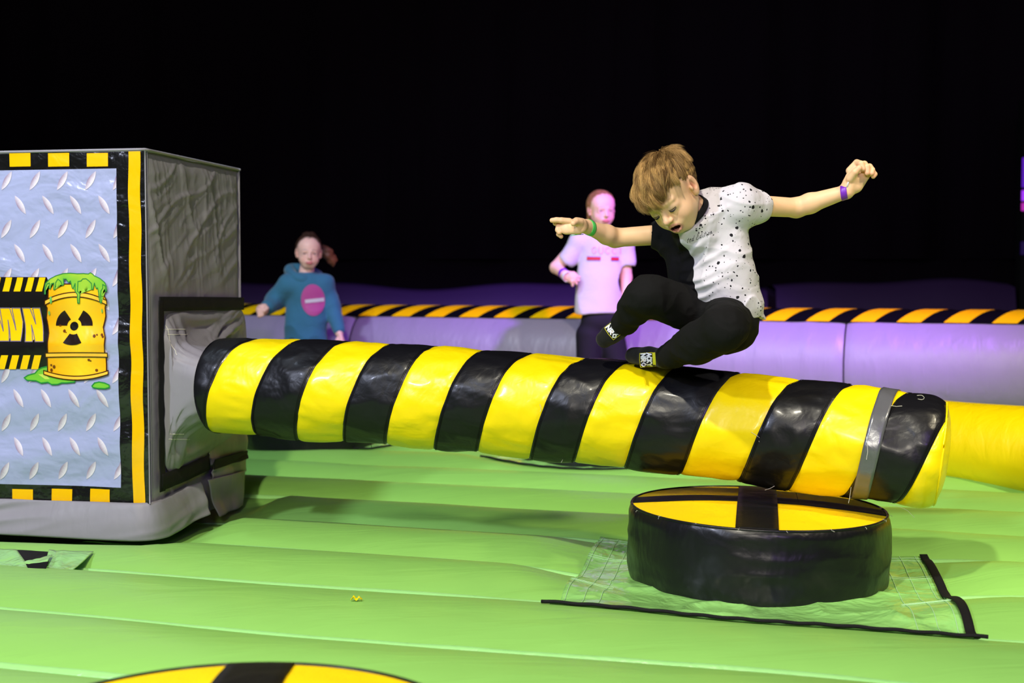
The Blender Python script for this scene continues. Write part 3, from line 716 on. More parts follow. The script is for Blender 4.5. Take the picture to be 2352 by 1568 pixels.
# base skirt
def skirt_path(u):      # u from -LF (front far) to + along side
    u = np.asarray(u, float); r = .05
    f = C0 + Fd * np.clip(-u, 0, None)[..., None]; s_ = C0 + Sd * np.clip(u, 0, None)[..., None]
    return np.where((u < 0)[..., None], f, s_)
ut = np.linspace(-LF, .31, 240); vt = np.linspace(0, 1, 22)
base = skirt_path(ut); ker = np.ones(17) / 17
sm = np.stack([np.convolve(np.pad(base[:, i], 8, 'edge'), ker, 'valid') for i in range(3)], -1)
tg = np.gradient(sm, axis=0); nn = np.cross(tg, [0, 0, 1.]); nn /= np.linalg.norm(nn, axis=1)[:, None]; nn = -nn if (nn[10] @ Fn) < 0 else nn
U_, V_ = np.meshgrid(ut, vt, indexing='ij')
zt1 = np.where(U_ < 0, .152, .152 + .06 * np.clip(U_, 0, 1)); zb1 = .040 + .02 * np.clip(-U_, 0, .4) + .10 * np.clip(U_ - .05, 0, 1)
Zs = zt1 + (zb1 - zt1) * V_
off = .012 + .030 * V_ + .010 * folds(np.stack([U_ * 5 + V_ * 2.2, V_ * 1.1, 0 * U_], -1), 41) * np.sin(np.pi * V_).clip(0) ** .5 + .008 * vnoise(np.stack([U_ * 5, V_, 0 * U_], -1), 42) * V_ + .02 * np.exp(-((U_ - .31) / .06) ** 2)
A = sm[:, None, :] * 1.0 + nn[:, None, :] * off[..., None]; A[..., 2] = Zs
sk = grid_mesh('base_skirt', A, M['grey'], box, solid=.003)
for v_ in (-2, -3):
    add_tube('skirt_stitching', A[:, v_] + nn * .0015, .0009, M['stitch'], sk, n=4)
box_mesh('hidden_plinth', (-1.95, 4.05, 0.0), (-1.25, 4.45, .2), M['black_flat'], box)

# ------------------------------------------------------------------ pods
def make_pod(label, cx, cy, seed, rot=0.0, tilt=0.02, group='round hazard pods standing on the inflatable floor'):
    R, z0, z1 = .356, .002, .205
    t = thing('pod', label, 'obstacle pod', (cx, cy, .02), group)
    th = np.linspace(0, 2 * np.pi, 160, endpoint=False); zz = np.linspace(0, 1, 36); T_, Z_ = np.meshgrid(th, zz, indexing='ij')
    prof = R * (1 - .018 * np.exp(-((1 - Z_) / .05)) - .02 * np.exp(-Z_ / .06)) + .003 * np.sin(np.pi * Z_)
    w_ = .004 * folds(np.stack([np.cos(T_) * 3, np.sin(T_) * 3, Z_ * 2.2], -1), seed) + .003 * folds(np.stack([T_ * 2, Z_ * 4, 0 * T_], -1), seed + 1) + .004 * vnoise(np.stack([np.cos(T_) * 2, np.sin(T_) * 2, Z_ * 2], -1), seed)
    prof = prof + w_ * np.sin(np.pi * Z_) ** .5
    tl = lambda x, y: tilt * -x
    x = prof * np.cos(T_); y = prof * np.sin(T_); z = z0 + (z1 - z0) * Z_ + tl(x, y) * Z_
    A = np.stack([cx + x, cy + y, z], -1); grid_mesh('side_wall', A, M['black'], t, cu=True)
    R1 = R * .980
    def top(x, y, o=0): 
        q = np.clip((x * x + y * y) / R1 ** 2, 0, 1)
        return np.stack([cx + x, cy + y, z1 + tl(x, y) + .020 * (1 - q) + o + .0022 * folds(np.stack([x * 9, y * 22, 0 * x], -1), seed + 3) * (1 - q)], -1)
    hw, hh = .054, .046; cr, sr = math.cos(rot), math.sin(rot)
    def rt(x, y): return x * cr - y * sr, x * sr + y * cr
    for sx in (-1, 1):
        for sy in (-1, 1):
            an = np.linspace(0, np.pi / 2, 34); a0x, a0y = hw - .004, hh - .004
            ca_, sa_ = np.cos(an), np.sin(an); bq = a0x * ca_ + a0y * sa_
            dd = -bq + np.sqrt(np.maximum(bq ** 2 - (a0x ** 2 + a0y ** 2 - R1 ** 2), 0)); rr = np.linspace(0, 1, 22)
            X_ = sx * (a0x + rr[:, None] * (dd * ca_)[None]); Y_ = sy * (a0y + rr[:, None] * (dd * sa_)[None]); X_, Y_ = rt(X_, Y_)
            grid_mesh('yellow_quadrant', top(X_, Y_), M['yellow_top'], t, flip=(sx * sy > 0) == False)
    for (w_, vert) in ((hw, True), (hh, False)):
        a = np.linspace(-1, 1, 60); b = np.linspace(-1, 1, 7); A_, B_ = np.meshgrid(a, b, indexing='ij'); L = R1 * .998
        X_, Y_ = (B_ * w_, A_ * np.sqrt(L * L - w_ * w_)) if vert else (A_ * np.sqrt(L * L - w_ * w_), B_ * w_)
        X_, Y_ = rt(X_, Y_)
        grid_mesh('cross_strap', top(X_, Y_, .003 if vert else .0018), M['black_top'], t, solid=.001)
    rim = np.array([top(np.array(R1 * math.cos(a)), np.array(R1 * math.sin(a)), .000) for a in np.linspace(0, 2 * np.pi, 90)])
    add_tube('rim_piping', rim, .0042, M['black'], t, n=6)
    # frayed white threads along the rim
    k = 0
    for a in np.linspace(-2.9, -.2, 9 if seed < 60 else 3):
        p0 = np.array(top(np.array(R1 * 1.0 * math.cos(a)), np.array(R1 * math.sin(a)), .005)); q = [p0]
        for _ in range(6): q.append(q[-1] + np.array([math.cos(a) * .0012 + random.uniform(-.003, .003), math.sin(a) * .0012, random.uniform(-.0035, .001)]))
        add_tube('frayed_thread', q, .0005, M['stitch'], t, n=3)
    return t
pc = P(1738, 1337, 3.54); 
make_pod('large black-sided pod in front of the striped arm below the jumping boy', float(pc[0]), 3.54, 50, rot=math.radians(-11))
make_pod('pod mostly cut off by the bottom edge of the photo, hazard top showing', -.40, 1.735, 60, rot=math.radians(2), tilt=0)
make_pod('distant pod hidden behind the middle of the striped arm, dark side showing', .40, 5.92, 70)
make_pod('farthest pod, hidden behind the arm near the grey unit, only its mat edge showing', -1.02, 6.45, 80)

def make_apron(label, p00, du, dv, pcx, seed, vel_front=True, group='square green aprons around the pods'):
    """p00 front-left ground corner, du to front-right, dv to back-left"""
    p00 = np.array(p00, float); du = np.array(du, float); dv = np.array(dv, float)
    t = thing('pod_apron', label, 'fabric apron', (p00[0] + du[0] / 2 + dv[0] / 2, p00[1] + du[1] / 2 + dv[1] / 2, .03), group)
    def pt(u, v, o=0.0):
        u = np.asarray(u, float); v = np.asarray(v, float)
        x = p00[0] + du[0] * u + dv[0] * v; y = p00[1] + du[1] * u + dv[1] * v
        r = np.sqrt((x - pcx[0]) ** 2 + (y - pcx[1]) ** 2) - .34
        e = np.clip(np.minimum(np.minimum(u, 1 - u), np.minimum(v, 1 - v)) / .15, 0, 1)
        # fabric spans valleys: blend between true relief and a smoothed height
        f = floor_z(x, y); pr_ = .15 + .85 * press(x, y); zf = np.maximum(f, (.024 + .012 * e) * pr_)
        near = np.clip(1 - r / .16, 0, 1)
        z = zf + .004 + .003 * near ** 1.5 * (r > -.05) + e * (.008 * np.clip(folds(np.stack([x * 6, y * 8, 0 * x], -1), seed), 0, 1) ** 2 + .004 * vnoise(np.stack([x * 12, y * 12, 0 * x], -1), seed)) 
        return np.stack([x, y, z + o], -1)
    U_, V_ = np.meshgrid(np.linspace(0, 1, 130), np.linspace(0, 1, 130), indexing='ij')
    cl = grid_mesh('cloth', pt(U_, V_), M['green_apron'], t, solid=.002)
    a = np.linspace(0, 1, 90); b = np.linspace(0, 1, 4); wv = .008 / np.linalg.norm(dv); wu = .022 / np.linalg.norm(du)
    ue = np.linspace(-.02, 1.03, 90); add_tube('velcro_edge', pt(ue, 0 * ue - .006, .004 + .0010 * np.sin(ue * 70)), .0046, M['velcro'], t, n=8)
    A_, B_ = np.meshgrid(a, b, indexing='ij'); grid_mesh('velcro_edge', pt(1 + B_ * wu, A_, .003), M['velcro'], t, solid=.003)
    for w_ in (.012, .062, .105, .89, .94, .985):
        vv_ = np.linspace(.01, .99, 70); add_tube('stitch_line', pt(0 * vv_ + w_, vv_, .0015), .0009, M['stitch_green'], t, n=4)
    for v_ in (.93, .965, .70, .72, .35, .37):
        for (ua, ub) in ((.0, .12), (.88, 1.0)):
            uu_ = np.linspace(ua, ub, 14); add_tube('stitch_line', pt(uu_, 0 * uu_ + v_, .0015), .0008, M['stitch_green'], t, n=4)
    return t
fl = G(1262, 1424, .02); fr = G(2236, 1496, .02); br = G(2112, 1262, .04)
du = (fr - fl)[:2]; dv = (br - fr)[:2]
make_apron('green apron with black edge strips under the large front pod', fl[:2], du, dv, (pc[0], 3.54), 90)
make_apron('distant green apron under the pod behind the arm', (-.12, 5.62), (1.0, -.30), (.14, .72), (.40, 5.92), 92)
make_apron('pale green apron edge seen just below the arm beside the grey unit', (-1.50, 6.42), (.93, -.28), (.10, .62), (-1.02, 6.45), 94)

# torn green skirt pieces below the grey unit
rag = thing('torn_apron', 'crumpled green fabric flaps with black hem on the floor below the grey unit', 'fabric apron', tuple(G(90, 1295, .02)))
sheet('flap', [(-80, 1256, 3.620), (38, 1260, 3.600), (80, 1322, 3.400), (-90, 1322, 3.400)], M['green_apron'], rag, seed=51, wr=.003)
sheet('black_hem', [(30, 1262, 3.610), (118, 1268, 3.620), (98, 1298, 3.520), (50, 1288, 3.520)], M['velcro'], rag, seed=52, wr=.003)
sheet('flap', [(52, 1290, 3.500), (120, 1272, 3.560), (108, 1292, 3.480), (72, 1308, 3.440)], M['green_apron'], rag, seed=53, wr=.003)
sheet('flap', [(112, 1262, 3.620), (215, 1262, 3.660), (150, 1318, 3.420), (96, 1320, 3.400)], M['green_apron'], rag, seed=54, wr=.006)
sheet('gap_shade', [(60, 1296, 3.460), (112, 1290, 3.470), (98, 1321, 3.400), (72, 1321, 3.390)], M['black_flat'], rag, seed=55, wr=.001)  # black sheet stands in for the shade inside the opening
g0 = G(818, 1380, .063)
A = np.zeros((16, 6, 3))
for i in range(16):
    for j in range(6): A[i, j] = g0 + np.array([(i - 7.5) * .0018, j * .002, .003 + .007 * math.sin(i * .42) ** 2 + .002 * math.sin(j * 1.2 + i * .5)])
tag(grid_mesh('scrap', A, M['yellow'], solid=.001), 'tiny crumpled yellow scrap lying on a green floor seam', 'scrap')

# ------------------------------------------------------------------ people
SK = np.array([.86, .55, .31])
def head_prims(mouth_open=0.0, eyes_open=0.0, ear=True):
    """head field in local metres: x = its left, y = forward, z = up; origin = skull centre, for a head .20 m high"""
    L = []; a = L.append
    a(ell((0, -.014, .022), (.0715, .088, .074), k=.001))
    a(ell((0, .030, .020), (.058, .050, .056), k=.03))
    a(ell((0, .022, -.036), (.050, .058, .058), k=.03))
    a(ell((0, .044, -.078), (.027, .027, .020), k=.03))
    for s_ in (-1, 1):
        a(ell((s_ * .030, .044, -.048), (.026, .028, .026), k=.026))
        a(cap((s_ * .044, .004, -.050), (s_ * .018, .048, -.086), .013, .011, k=.02))
        a(ell((s_ * .030, .0925, -.0115), (.0170, .0115, .0085), k=.014, op='s'))
        a(ell((s_ * .0285, .0672, -.0145), (.0155, .0130, .0110), k=.012))
        a(cap((s_ * .012, .083, .0035), (s_ * .040, .071, .0035), .0045, .004, k=.012))
        if eyes_open > 0: a(cap((s_ * .0200, .083, -.0145), (s_ * .0370, .080, -.0145), .0036 + .0016 * eyes_open, k=.001, op='s'))
        else: a(cap((s_ * .0195, .0835, -.0205), (s_ * .0375, .0795, -.0200), .0017, k=.001, op='s'))
    a(cap((0, .079, -.006), (0, .094, -.034), .0055, .0075, k=.012))
    a(ell((0, .0965, -.0385), (.0086, .0092, .0078), k=.007))
    for s_ in (-1, 1):
        a(ell((s_ * .0088, .0885, -.0410), (.0056, .0080, .0052), k=.005))
        a(ell((s_ * .0052, .0950, -.0470), (.0028, .0040, .0026), k=.001, op='s'))
    mo = mouth_open
    a(ell((0, .070, -.062), (.026, .018, .018), k=.012))
    if mo > 0:
        a(ell((0, .086, -.0660 - .004 * mo), (.0175, .0260, .0052 + .0048 * mo), k=.002, op='s'))
        for s_ in (-1, 1):
            a(cap((0, .0872, -.0588), (s_ * .010, .0842, -.0600), .0030, .0028, k=.003)); a(cap((s_ * .010, .0842, -.0600), (s_ * .0185, .0775, -.0665), .0028, .0018, k=.003))
        for s_ in (-1, 1): a(cap((0, .0835, -.0800), (s_ * .010, .0815, -.0780), .0036, .0033, k=.003)); a(cap((s_ * .010, .0815, -.0780), (s_ * .0185, .0770, -.0680), .0033, .0018, k=.003))
    else:
        a(cap((-.012, .0845, -.0655), (.012, .0845, -.0655), .0040, k=.004)); a(cap((-.010, .0835, -.0715), (.010, .0835, -.0715), .0048, k=.004))
        a(cap((-.017, .0905, -.0683), (.017, .0905, -.0683), .0012, k=.002, op='s'))
    if ear:
        for s_ in (-1, 1):
            er = np.array([nrm([s_ * .90, .42, 0]), nrm([-.42 * s_, .90, .12]), [0, -.1, 1]]); er[1] = nrm(er[1]); er[2] = nrm(np.cross(er[0], er[1]))
            a(ell((s_ * .0715, .002, -.012), (.0070, .0150, .0265), er, k=.006))
            a(ell((s_ * .0685, .006, -.033), (.006, .008, .010), er, k=.006))
            a(ell((s_ * .0805, .006, -.008), (.0095, .0098, .0185), er, k=.0015, op='s'))
            a(cap((s_ * .0750, .001, .004), (s_ * .0745, -.005, -.020), .0024, .0020, k=.003)); a(ell((s_ * .0720, .017, -.015), (.004, .004, .007), k=.004))
    return L
class Head:
    def __init__(s, E, Lx, U, scale=1.0, eyes=(0, .078, -.012), **kw):
        Lx = nrm(Lx); U = np.asarray(U, float); U = nrm(U - Lx * (U @ Lx)); F = np.cross(Lx, U)
        s.R = np.array([Lx, F, U]); s.s = scale; s.c = np.asarray(E, float) - scale * (np.array(eyes) @ s.R); s.pr = head_prims(**kw)
    def w(s, q): return s.c + s.s * (np.asarray(q, float) @ s.R)
    def loc(s, p): return (p - s.c) @ s.R.T / s.s
    def prim(s, k=.012):
        def f(p):
            shp = p.shape[:-1]
            q = s.loc(p); q = q.reshape(shp[0], -1, 3) if len(shp) == 2 else q.reshape(1, -1, 3)
            return combine(s.pr, q, margin=.05).reshape(shp) * s.s
        r = .125 * s.s; return Prim(f, s.c - r, s.c + r, k)
def head_colour(H, V, col, lips=(.62, .20, .20), brow=(.30, .17, .07), mouth_open=0, lid=(.45, .27, .20), lash=True, eyes_open=0):
    q = H.loc(V); g = lambda c, r: np.exp(-(((q - np.array(c)) / np.array(r)) ** 2).sum(-1))
    m = np.abs(q).max(-1) < .13
    def mix(w_, c): 
        w_ = np.clip(w_, 0, 1)[:, None] * m[:, None]; col[:] = col * (1 - w_) + np.array(c) * w_
    for s_ in (-1, 1):
        mix(.35 * g((s_ * .034, .07, -.045), (.018, .03, .016)), (.78, .32, .24))
        mix(.35 * g((s_ * .073, .004, -.012), (.02, .03, .03)), (.75, .30, .22))
        mix(.60 * g((s_ * .029, .085, -.013), (.016, .03, .007)), lid)
        yb = .0105 - .10 * np.abs(q[:, 0] - s_ * .026) * (np.abs(q[:, 0]) > .026)
        w_ = np.exp(-((q[:, 2] - yb) / .0030) ** 2) * (np.abs(q[:, 0] - s_ * .028) < .016) * (q[:, 1] > .05) * .55
        mix(w_, brow)
        if lash:
            w_ = np.exp(-((q[:, 2] + .0195 - .0015 * np.abs(q[:, 0] - s_ * .028) / .01) / .0016) ** 2) * (np.abs(q[:, 0] - s_ * .0285) < .0115) * (q[:, 1] > .06); mix(w_ * .95, (.03, .02, .02))
        mix(.8 * g((s_ * .0052, .095, -.048), (.003, .006, .0025)), (.15, .04, .03))
    for s_ in (-1, 1): mix(.85 * g((s_ * .072, .007, -.011), (.0065, .0085, .0125)), (.40, .12, .06))  # ear hollow: shade painted into the skin colour
    mix(.35 * g((0, .10, -.038), (.010, .012, .009)), (.8, .34, .26))
    if mouth_open:
        zc = -.0690; w_ = np.clip(1.25 - np.sqrt(((q[:, 0]) / .0200) ** 2 + ((q[:, 2] - zc) / .0135) ** 2), 0, .25) * 4 * (q[:, 1] > .06); mix(w_ * .8, lips)
        w_ = (np.sqrt((q[:, 0] / .0165) ** 2 + ((q[:, 2] - zc - .0005) / .0095) ** 2) < 1) * (q[:, 1] > .03) * (q[:, 1] < .0825); mix(w_.astype(float), (.10, .015, .015))
    else:
        w_ = np.clip(1.3 - np.sqrt(((q[:, 0]) / .019) ** 2 + ((q[:, 2] + .068) / .009) ** 2), 0, .3) * 3.3 * (q[:, 1] > .06); mix(w_ * .75, lips)
        w_ = np.exp(-((q[:, 2] + .0683) / .0012) ** 2) * (np.abs(q[:, 0]) < .017) * (q[:, 1] > .07); mix(w_, (.25, .05, .05))
def eyeballs(H, parent, look=(0, 1, 0)):
    for s_ in (-1, 1):
        c = H.w((s_ * .0285, .0670, -.0155)); r = .0118 * H.s; bm = bmesh.new(); bmesh.ops.create_uvsphere(bm, u_segments=24, v_segments=16, radius=r)
        V = np.array([v.co[:] for v in bm.verts]) + c; F = [[v.index for v in f.verts] for f in bm.faces]; bm.free()
        d = (H.loc(V) - H.loc(c[None])); d /= np.linalg.norm(d, axis=1)[:, None]; a = d @ nrm(look)
        col = np.where((a > .86)[:, None], np.array([.01, .01, .01]), np.where((a > .72)[:, None], np.array([.12, .16, .2]), np.array([.75, .70, .68])))
        mesh_np('eye', V, F, M['eye'], parent, col=col)
def finger(pts, r0, r1, k=.002):
    pts = [np.asarray(p, float) for p in pts]; n = len(pts) - 1
    return [cap(pts[i], pts[i + 1], r0 + (r1 - r0) * i / n, r0 + (r1 - r0) * (i + 1) / n, k=k if i == 0 else .0015) for i in range(n)]
def band(name, a, b, t, r, wd, m, parent, N=None, flat=1.0, n=48, tilt=0, th=.0012):
    a = np.asarray(a, float); b = np.asarray(b, float); c = a + (b - a) * t; ax = nrm(b - a)
    N = nrm(np.cross(ax, [0, 0, 1.])) if N is None else nrm(N - ax * (np.asarray(N) @ ax)); B = np.cross(ax, N)
    ph = np.linspace(0, 2 * np.pi, n, endpoint=False); A = []
    for j in np.linspace(-.5, .5, 5): A.append(c + ax * (j * wd) + (r * flat * np.cos(ph))[:, None] * N + (r * np.sin(ph))[:, None] * B + ax * (tilt * np.sin(ph))[:, None])
    return grid_mesh(name, np.stack(A), m, parent, cv=True, solid=th, offset=1)
def cloth_mesh(name, prims, h, m, parent, disp=None, amp=.006, relaxn=1, **k):
    V, F = polygonize(prims, h, disp, amp); V = relax(V, F, relaxn, .5); return mesh_np(name, V, F, m, parent, **k)
def hair_strands(name, H, m, parent, n, roots, flow, length, r, lift, colf, seg=9, ell_r=(.0735, .0905, .0765), ell_c=(0, -.014, .022), clump=.35, down=.0, locks=0, lockw=.75, whorl=None):
    ER = np.array(ell_r); EC = np.array(ell_c); d = rng.normal(size=(n * 6, 3)); d /= np.linalg.norm(d, axis=1)[:, None]
    q = EC + d * ER; d = d[roots(q)][:n]; n = len(d); q0 = EC + d * ER
    cn = np.stack([vnoise(d * 9, s_) for s_ in (5, 6, 7)], -1); Ln = length(q0) * rng.uniform(.75, 1.12, n) * (1 + .40 * vnoise(d * 8, 31)); lf = lift(q0) * rng.uniform(.4, 1.3, n) * (1 + .8 * vnoise(d * 9, 32))
    pts = [q0.copy()]; u = d.copy(); cur = q0.copy()
    for i in range(seg):
        t = (i + 1) / seg; f = flow(cur, u) + clump * cn + .10 * rng.normal(size=(n, 3)) * .4
        f = f - u * (f * u).sum(1)[:, None]; f /= np.linalg.norm(f, axis=1)[:, None] + 1e-9
        nx_ = cur + f * (Ln / seg)[:, None]; nx_[:, 2] -= down * t * Ln / seg
        u = (nx_ - EC) / ER; rad = np.linalg.norm(u, axis=1); u /= rad[:, None]
        tgt = 1 + lf * np.sin(min(t * 1.6, 1.57)); rn = np.maximum(rad, tgt) if False else tgt
        cur = EC + u * ER * rn[:, None]; pts.append(cur.copy())
    if locks:
        sd = rng.choice(n, locks, replace=False); dd_ = d @ d[sd].T; own = sd[np.argmax(dd_, 1)]; Pq = np.stack(pts, 1); tt_ = np.linspace(0, 1, seg + 1)[None, :, None]
        w_ = lockw * tt_ ** 1.4 * (1 if whorl is None else np.clip(np.linalg.norm(q0 - whorl, axis=1) / .035 - .35, 0, 1)[:, None, None]); off_ = (rng.normal(size=(n, 3)) * .0012)[:, None, :]; Pq = Pq * (1 - w_) + (Pq[own] + off_) * w_; pts = [Pq[:, i_] for i_ in range(seg + 1)]
    Pn = np.stack(pts, 1)                                   # n, seg+1, 3
    T = np.gradient(Pn, axis=1); T /= np.linalg.norm(T, axis=2)[:, :, None] + 1e-9; Nn = (Pn - EC); Nn /= np.linalg.norm(Nn, axis=2)[:, :, None]
    Bn_ = np.cross(T, Nn); wdt = r * (1 - np.linspace(0, 1, seg + 1) ** 2.2 * .9)[None, :, None] * rng.uniform(.7, 1.3, n)[:, None, None]
    A = np.stack([Pn + Bn_ * wdt, Pn + Nn * wdt * .7, Pn - Bn_ * wdt], 2)        # n,seg+1,3,3
    V = H.w(A.reshape(-1, 3)); base = (np.arange(n) * (seg + 1) * 3)[:, None, None]; i = np.arange(seg)[None, :, None]; j = np.arange(3)[None, None, :]; j2 = (j + 1) % 3
    F = np.stack([base + i * 3 + j, base + i * 3 + j2, base + (i + 1) * 3 + j2, base + (i + 1) * 3 + j], -1).reshape(-1, 4)
    cs = colf(q0, n); col = np.repeat(cs[:, None, :], (seg + 1) * 3, 1).reshape(-1, 3)
    return mesh_np(name, V, F, m, parent, col=col)
def project_polys(polys, origin, ex, ey, target_obj_bvh, dirv, off, name, m, parent, sub=.004):
    Vs, Fs, n = [], [], 0
    for pl in polys:
        V, F = subdiv_poly([np.array(p, float) for p in pl], sub); out = []
        for x_, y_ in V:
            o_ = origin + ex * x_ + ey * y_; h = target_obj_bvh.ray_cast(Vector(o_ - dirv * .3), Vector(dirv))
            out.append(np.array(h[0]) - dirv * off if h[0] is not None else o_)
        Vs.append(np.array(out)); Fs += [[i + n for i in f] for f in F]; n += len(V)
    return mesh_np(name, np.concatenate(Vs), Fs, m, parent, smooth=False)
def bvh_of(o):
    me = o.data; root = o
    while root.parent is not None: root = root.parent
    V = [tuple(np.array(v.co[:]) + np.array(root.location[:])) for v in me.vertices]; return BVHTree.FromPolygons(V, [tuple(p.vertices) for p in me.polygons])
def stroke(pts, wd):
    out = []
    for a, b in zip(pts[:-1], pts[1:]):
        a = np.array(a, float); b = np.array(b, float); d = b - a; L = np.linalg.norm(d); d /= L + 1e-9; n_ = np.array([-d[1], d[0]]) * wd / 2; a = a - d * wd * .3; b = b + d * wd * .3
        out.append([a - n_, b - n_, b + n_, a + n_])
    return out

# ------- the jumping boy
boy = thing('person', 'young boy leaping over the striped arm in a half black, half speckled white tee', 'person', tuple(P(1640, 690, 3.5)))
HB = Head(P(1523, 484, 3.36), (.66, -.675, .33), (-.637, -.269, .723), 1.0, mouth_open=1.0)
HB.pr = head_prims(mouth_open=1.0)
nk = P(1594, 487, 3.455); trp = P(1632, 474, 3.49); sL = P(1704, 470, 3.44); sR = P(1556, 536, 3.585)
eL = P(1829, 477, 3.52); wL = P(1944, 440, 3.47)
eR = P(1412, 546, 3.60); wR = P(1347, 520, 3.53)
chest = P(1632, 535, 3.50); belly = P(1650, 640, 3.49); pelv = P(1660, 688, 3.50)
Lt = nrm([.64, -.70, .30]); Ut = nrm(chest - pelv + np.array([0, 0, .02])); Lt = nrm(Lt - Ut * (Lt @ Ut)); Ft = np.cross(Lt, Ut)
hL = P(1674, 728, 3.47); hR = P(1634, 714, 3.55); kL = P(1662, 757, 3.27); kR = P(1484, 682, 3.42)
aL = P(1530, 822, 3.50); tL = P(1455, 816, 3.60); aR = P(1424, 752, 3.56); tR = P(1388, 779, 3.585)
body = [HB.prim(), cap(nk, HB.w((0, -.02, -.05)), .036, .037, k=.02), cap(nk + (chest - nk) * .4, nk, .05, .038, k=.02),
        fcap(chest, belly, .085, .080, Ft, .7, k=.03), cap(trp, sL, .03, .034, k=.02), cap(nk, sR, .03, .034, k=.02),
        cap(belly, pelv, .065, .055, k=.03)]
for (s_, e_, w__) in ((sL, eL, wL), (sR, eR, wR)):
    mu = e_ + (w__ - e_) * .28
    body += [cap(s_, e_, .029, .0262, k=.01), cap(e_, mu, .0268, .0275, k=.01), cap(mu, w__, .0268, .0182, k=.01)]
for (h_, k_, a_, t_) in ((hL, kL, aL, tL), (hR, kR, aR, tR)):
    body += [cap(h_ + (k_ - h_) * .2, k_, .044, .038, k=.01), cap(k_, a_, .038, .022, k=.01), cap(a_, t_, .021, .018, k=.01)]
# left hand, raised, palm to the camera, fingers curled
def HP(x, y, dy=0): return P(x, y, 3.47 + dy)
pal = [cap(wL, HP(1962, 413), .0185, .0215, k=.010), fcap(HP(1957, 422), HP(1974, 395), .024, .028, (0.1, 1, 0), .55, k=.010), cap(HP(1950, 428, -.006), HP(1962, 402, -.016), .0135, .0105, k=.008), fcap(HP(1968, 428, -.004), HP(1984, 404, -.004), .0155, .0135, (0, 1, 0), .8, k=.008)]
fg = finger([HP(1952, 392, .008), HP(1968, 374, .002), HP(1978, 376, -.026), HP(1982, 388, -.030)], .0108, .0072)
fg += finger([HP(1970, 390, .012), HP(1985, 377, .006), HP(1991, 383, -.024), HP(1992, 397, -.028)], .0104, .0074)
fg += finger([HP(1982, 395, .012), HP(1997, 383, .008), HP(2003, 390, -.018), HP(2002, 398, -.026)], .0098, .0070)
fg += finger([HP(1990, 403, .010), HP(2004, 394, .008), HP(2009, 400, -.010), HP(2006, 405, -.020)], .0086, .0064)
fg += finger([HP(1953, 410, -.020), HP(1964, 395, -.032), HP(1973, 386, -.036)], .0110, .0082, k=.006)
body += pal + fg
# right hand, reaching left, palm down
def HQ(x, y, dy=0): return P(x, y, 3.50 + dy)
NQ = nrm([.1, .80, -.55])
pal = [cap(wR, HQ(1326, 519), .0180, .0190, k=.010), fcap(HQ(1328, 520), HQ(1303, 521), .0245, .0240, NQ, .55, k=.010), cap(HQ(1336, 512, -.006), HQ(1324, 508, -.016), .0135, .0110, k=.008)]
fg = finger([HQ(1308, 508, -.006), HQ(1290, 506, -.010), HQ(1278, 505, -.010), HQ(1268, 506, -.008)], .0090, .0068)
fg += finger([HQ(1304, 511, .006), HQ(1288, 510, .010), HQ(1280, 512, .010), HQ(1275, 513, .008)], .0086, .0064)
fg += finger([HQ(1297, 518, .008), HQ(1283, 519, .004), HQ(1281, 528, -.002), HQ(1285, 534, -.006)], .0084, .0066)
fg += finger([HQ(1297, 528, .010), HQ(1284, 531, .008), HQ(1283, 538, .004), HQ(1289, 543, .002)], .0076, .0060)
fg += finger([HQ(1332, 510, -.018), HQ(1323, 509, -.030), HQ(1317, 513, -.040)], .0100, .0075, k=.006)
body += pal + fg
V, F = polygonize(body, .0016); V = relax(V, F, 1, .4)
col = np.tile(SK, (len(V), 1)) * (1 + .03 * vnoise(V * 60)[:, None]); head_colour(HB, V, col, mouth_open=1, lips=(.60, .22, .20), brow=(.42, .24, .10))
for p_ in [HP(1982, 388, -.03), HP(1992, 397, -.03), HP(2002, 398, -.03), HP(2006, 405, -.02), HQ(1269, 507), HQ(1287, 534), HQ(1290, 541), HP(1973, 386, -.036), wL + (eL - wL) * 0 + 0, eL, eR]:
    w_ = np.exp(-(np.linalg.norm(V - p_, axis=1) / .014) ** 2)[:, None] * .35; col = col * (1 - w_) + np.array([.80, .34, .22]) * w_
mesh_np('body', V, F, M['skin'], boy, col=col)
eyeballs(HB, boy, look=(0, .6, -.8))
# upper lashes
for s_ in (-1, 1):
    q = [HB.w((s_ * x_, .0838 - .35 * (x_ - .028) ** 2 / .01 - .1 * (x_ - .0285), -.0205 - .0025 * math.sin((x_ - .0185) / .02 * math.pi))) for x_ in np.linspace(.0180, .0395, 12)]
    add_tube('eyelash', q, [.0007 + .0015 * math.sin(math.pi * min(1, i / 11 + .1)) for i in range(12)], M['ink'], boy, n=5)
